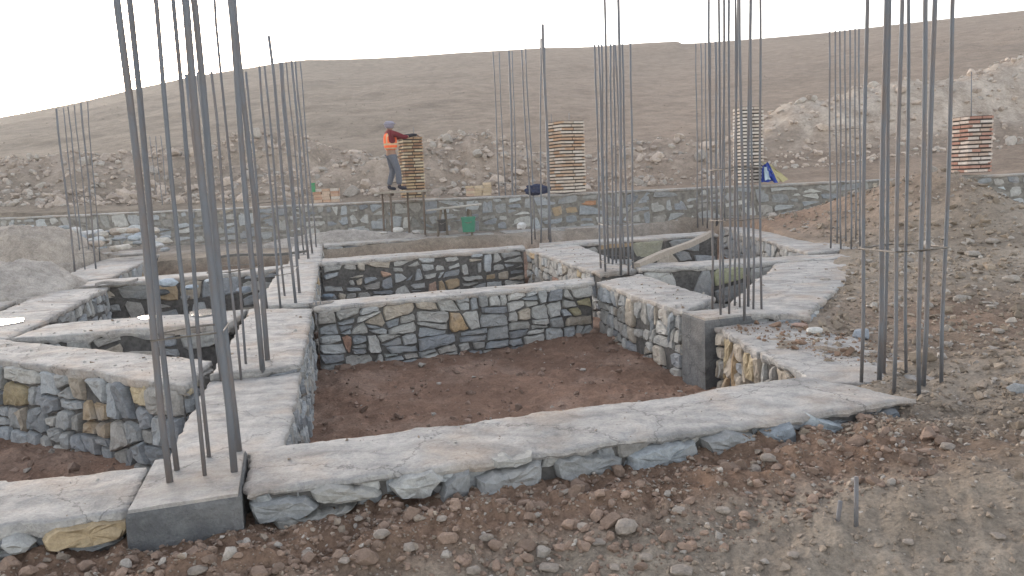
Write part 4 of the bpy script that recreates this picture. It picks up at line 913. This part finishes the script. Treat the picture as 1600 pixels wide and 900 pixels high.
def worker():
    Y = 20.95; ft = PY(615, 298, Y); T = thing('person', tuple(ft), 'worker in an orange safety vest, grey hat and dark gloves reaching for the brick pier', 'person')
    T.rotation_euler = (0, 0, math.radians(-62)); T.scale = (1.14, 1.14, 1.04)      # local +Y is forward -> faces right and slightly away
    Vv = Vector
    pel = Vv((0, 0, .98)); che = Vv((0, .0, 1.32)); nk = Vv((0, -.02, 1.53)); hd = Vv((0, .02, 1.63)); ht = Vv((0, .03, 1.74))
    hipL, hipR = Vv((-.10, .01, .80)), Vv((.10, .01, .80)); knL, knR = Vv((-.12, .06, .52)), Vv((.13, .10, .53)); anL, anR = Vv((-.13, -.06, .10)), Vv((.15, .10, .10)); toL, toR = Vv((-.14, .12, .04)), Vv((.17, .28, .04))
    shL, shR = Vv((-.19, 0, 1.46)), Vv((.19, 0, 1.46)); elL, elR = Vv((-.24, .27, 1.36)), Vv((.24, .27, 1.34)); wrL, wrR = Vv((-.14, .50, 1.42)), Vv((.15, .50, 1.41)); haL, haR = Vv((-.12, .58, 1.42)), Vv((.13, .58, 1.41))
    pts = [pel, che, nk, hd, ht, hipL, knL, anL, toL, hipR, knR, anR, toR, shL, elL, wrL, haL, shR, elR, wrR, haR]
    ed = [(0, 1), (1, 2), (2, 3), (3, 4), (0, 5), (5, 6), (6, 7), (7, 8), (0, 9), (9, 10), (10, 11), (11, 12), (1, 13), (13, 14), (14, 15), (15, 16), (1, 17), (17, 18), (18, 19), (19, 20)]
    rad = [(.13, .10), (.15, .11), .055, (.08, .095), .06, .085, .055, .036, .03, .085, .055, .036, .03, .055, .042, .03, .03, .055, .042, .03, .03]
    # fingers are part of the body chain
    for s, hnd, base in ((-1, haL, 16), (1, haR, 20)):
        for k in range(4):
            i = len(pts); off = (k-1.5)*.021; L_ = (.075, .09, .085, .065)[k]
            pts += [hnd+Vv((off, .035, 0)), hnd+Vv((off, .035+L_*.5, -.012)), hnd+Vv((off, .03+L_*.8, -.045))]; ed += [(base, i), (i, i+1), (i+1, i+2)]; rad += [.012, .010, .009]
        i = len(pts); pts += [hnd+Vv((-s*.035, .0, -.01)), hnd+Vv((-s*.055, .035, -.03))]; ed += [(base-1, i), (i, i+1)]; rad += [.013, .011]
    body = skin('body', pts, ed, rad, CLOTH, T, 0, 1, (.30, .19, .14))
    # gloves and forearm sleeves in dark cloth
    for s, el, wr, ha in ((-1, elL, wrL, haL), (1, elR, wrR, haR)):
        p = [el.lerp(wr, .35), wr, ha, ha+Vv((0, .05, -.005))]; skin('glove', p, [(0, 1), (1, 2), (2, 3)], [.05, .045, (.05, .036), (.046, .03)], CLOTH, T, 0, 2, (.035, .035, .045))
    skin('shirt', [pel+Vv((0, 0, .02)), che, nk-Vv((0, 0, .02)), shL, elL, elL.lerp(wrL, .45), shR, elR, elR.lerp(wrR, .45)], [(0, 1), (1, 2), (1, 3), (3, 4), (4, 5), (1, 6), (6, 7), (7, 8)],
         [(.165, .13), (.18, .14), .07, .085, .062, .055, .085, .062, .055], CLOTH, T, 0, 2, (.15, .022, .03))
    skin('trousers', [pel+Vv((0, 0, .02)), hipL, knL, anL+Vv((0, 0, .03)), hipR, knR, anR+Vv((0, 0, .03))], [(0, 1), (1, 2), (2, 3), (0, 4), (4, 5), (5, 6)], [(.135, .105), .095, .080, .07, .095, .080, .07], CLOTH, T, 0, 2, (.13, .14, .17))
    for a_, t_ in ((anL, toL), (anR, toR)):
        skin('boot', [a_+Vv((0, 0, .06)), a_-Vv((0, 0, .03)), a_.lerp(t_, .5)-Vv((0, 0, .01)), t_], [(0, 1), (1, 2), (2, 3)], [.055, .055, .05, .045], CLOTH, T, 0, 2, (.035, .035, .05))
    v = skin('safety_vest', [Vv((0, 0, 1.0)), Vv((0, 0, 1.2)), Vv((0, 0, 1.38)), Vv((0, -.01, 1.50))], [(0, 1), (1, 2), (2, 3)], [(.19, .155), (.20, .165), (.215, .17), (.14, .11)], CLOTH, T, 0, 3, (.92, .18, .07))
    ca = v.data.color_attributes['col']
    for i, vert in enumerate(v.data.vertices):
        z = vert.co.z; st = abs(z-1.08) < .022 or abs(z-1.19) < .022 or (z > 1.2 and abs(abs(vert.co.x)-.11) < .022)
        if st: ca.data[i].color = (.60, .46, .30, 1)
    skin('hat', [hd+Vv((0, -.035, -.06)), hd+Vv((0, -.03, .02)), ht+Vv((0, -.02, .0)), ht+Vv((0, -.02, .04))], [(0, 1), (1, 2), (2, 3)], [(.09, .08), (.12, .12), (.125, .13), (.08, .085)], CLOTH, T, 0, 2, (.30, .29, .36))
    mb = MB(); n = 20; V = []
    for zz, rr_ in ((1.70, .10), (1.695, .135), (1.71, .135), (1.72, .11)):
        for i in range(n): t = 2*math.pi*i/n; V.append((rr_*math.cos(t), .01+rr_*1.1*math.sin(t), zz))
    Fc = [[l*n+i, l*n+(i+1) % n, ((l+1) % 4)*n+(i+1) % n, ((l+1) % 4)*n+i] for l in range(4) for i in range(n)]
    m = bpy.data.meshes.new('hat_brim'); m.from_pydata(V, [], Fc); m.materials.append(CLOTH); ca = m.color_attributes.new('col', 'FLOAT_COLOR', 'POINT'); ca.data.foreach_set('color', np.tile([.30, .29, .36, 1.0], len(V)))
    o = bpy.data.objects.new('hat_brim', m); COL.objects.link(o); o.parent = T
worker()
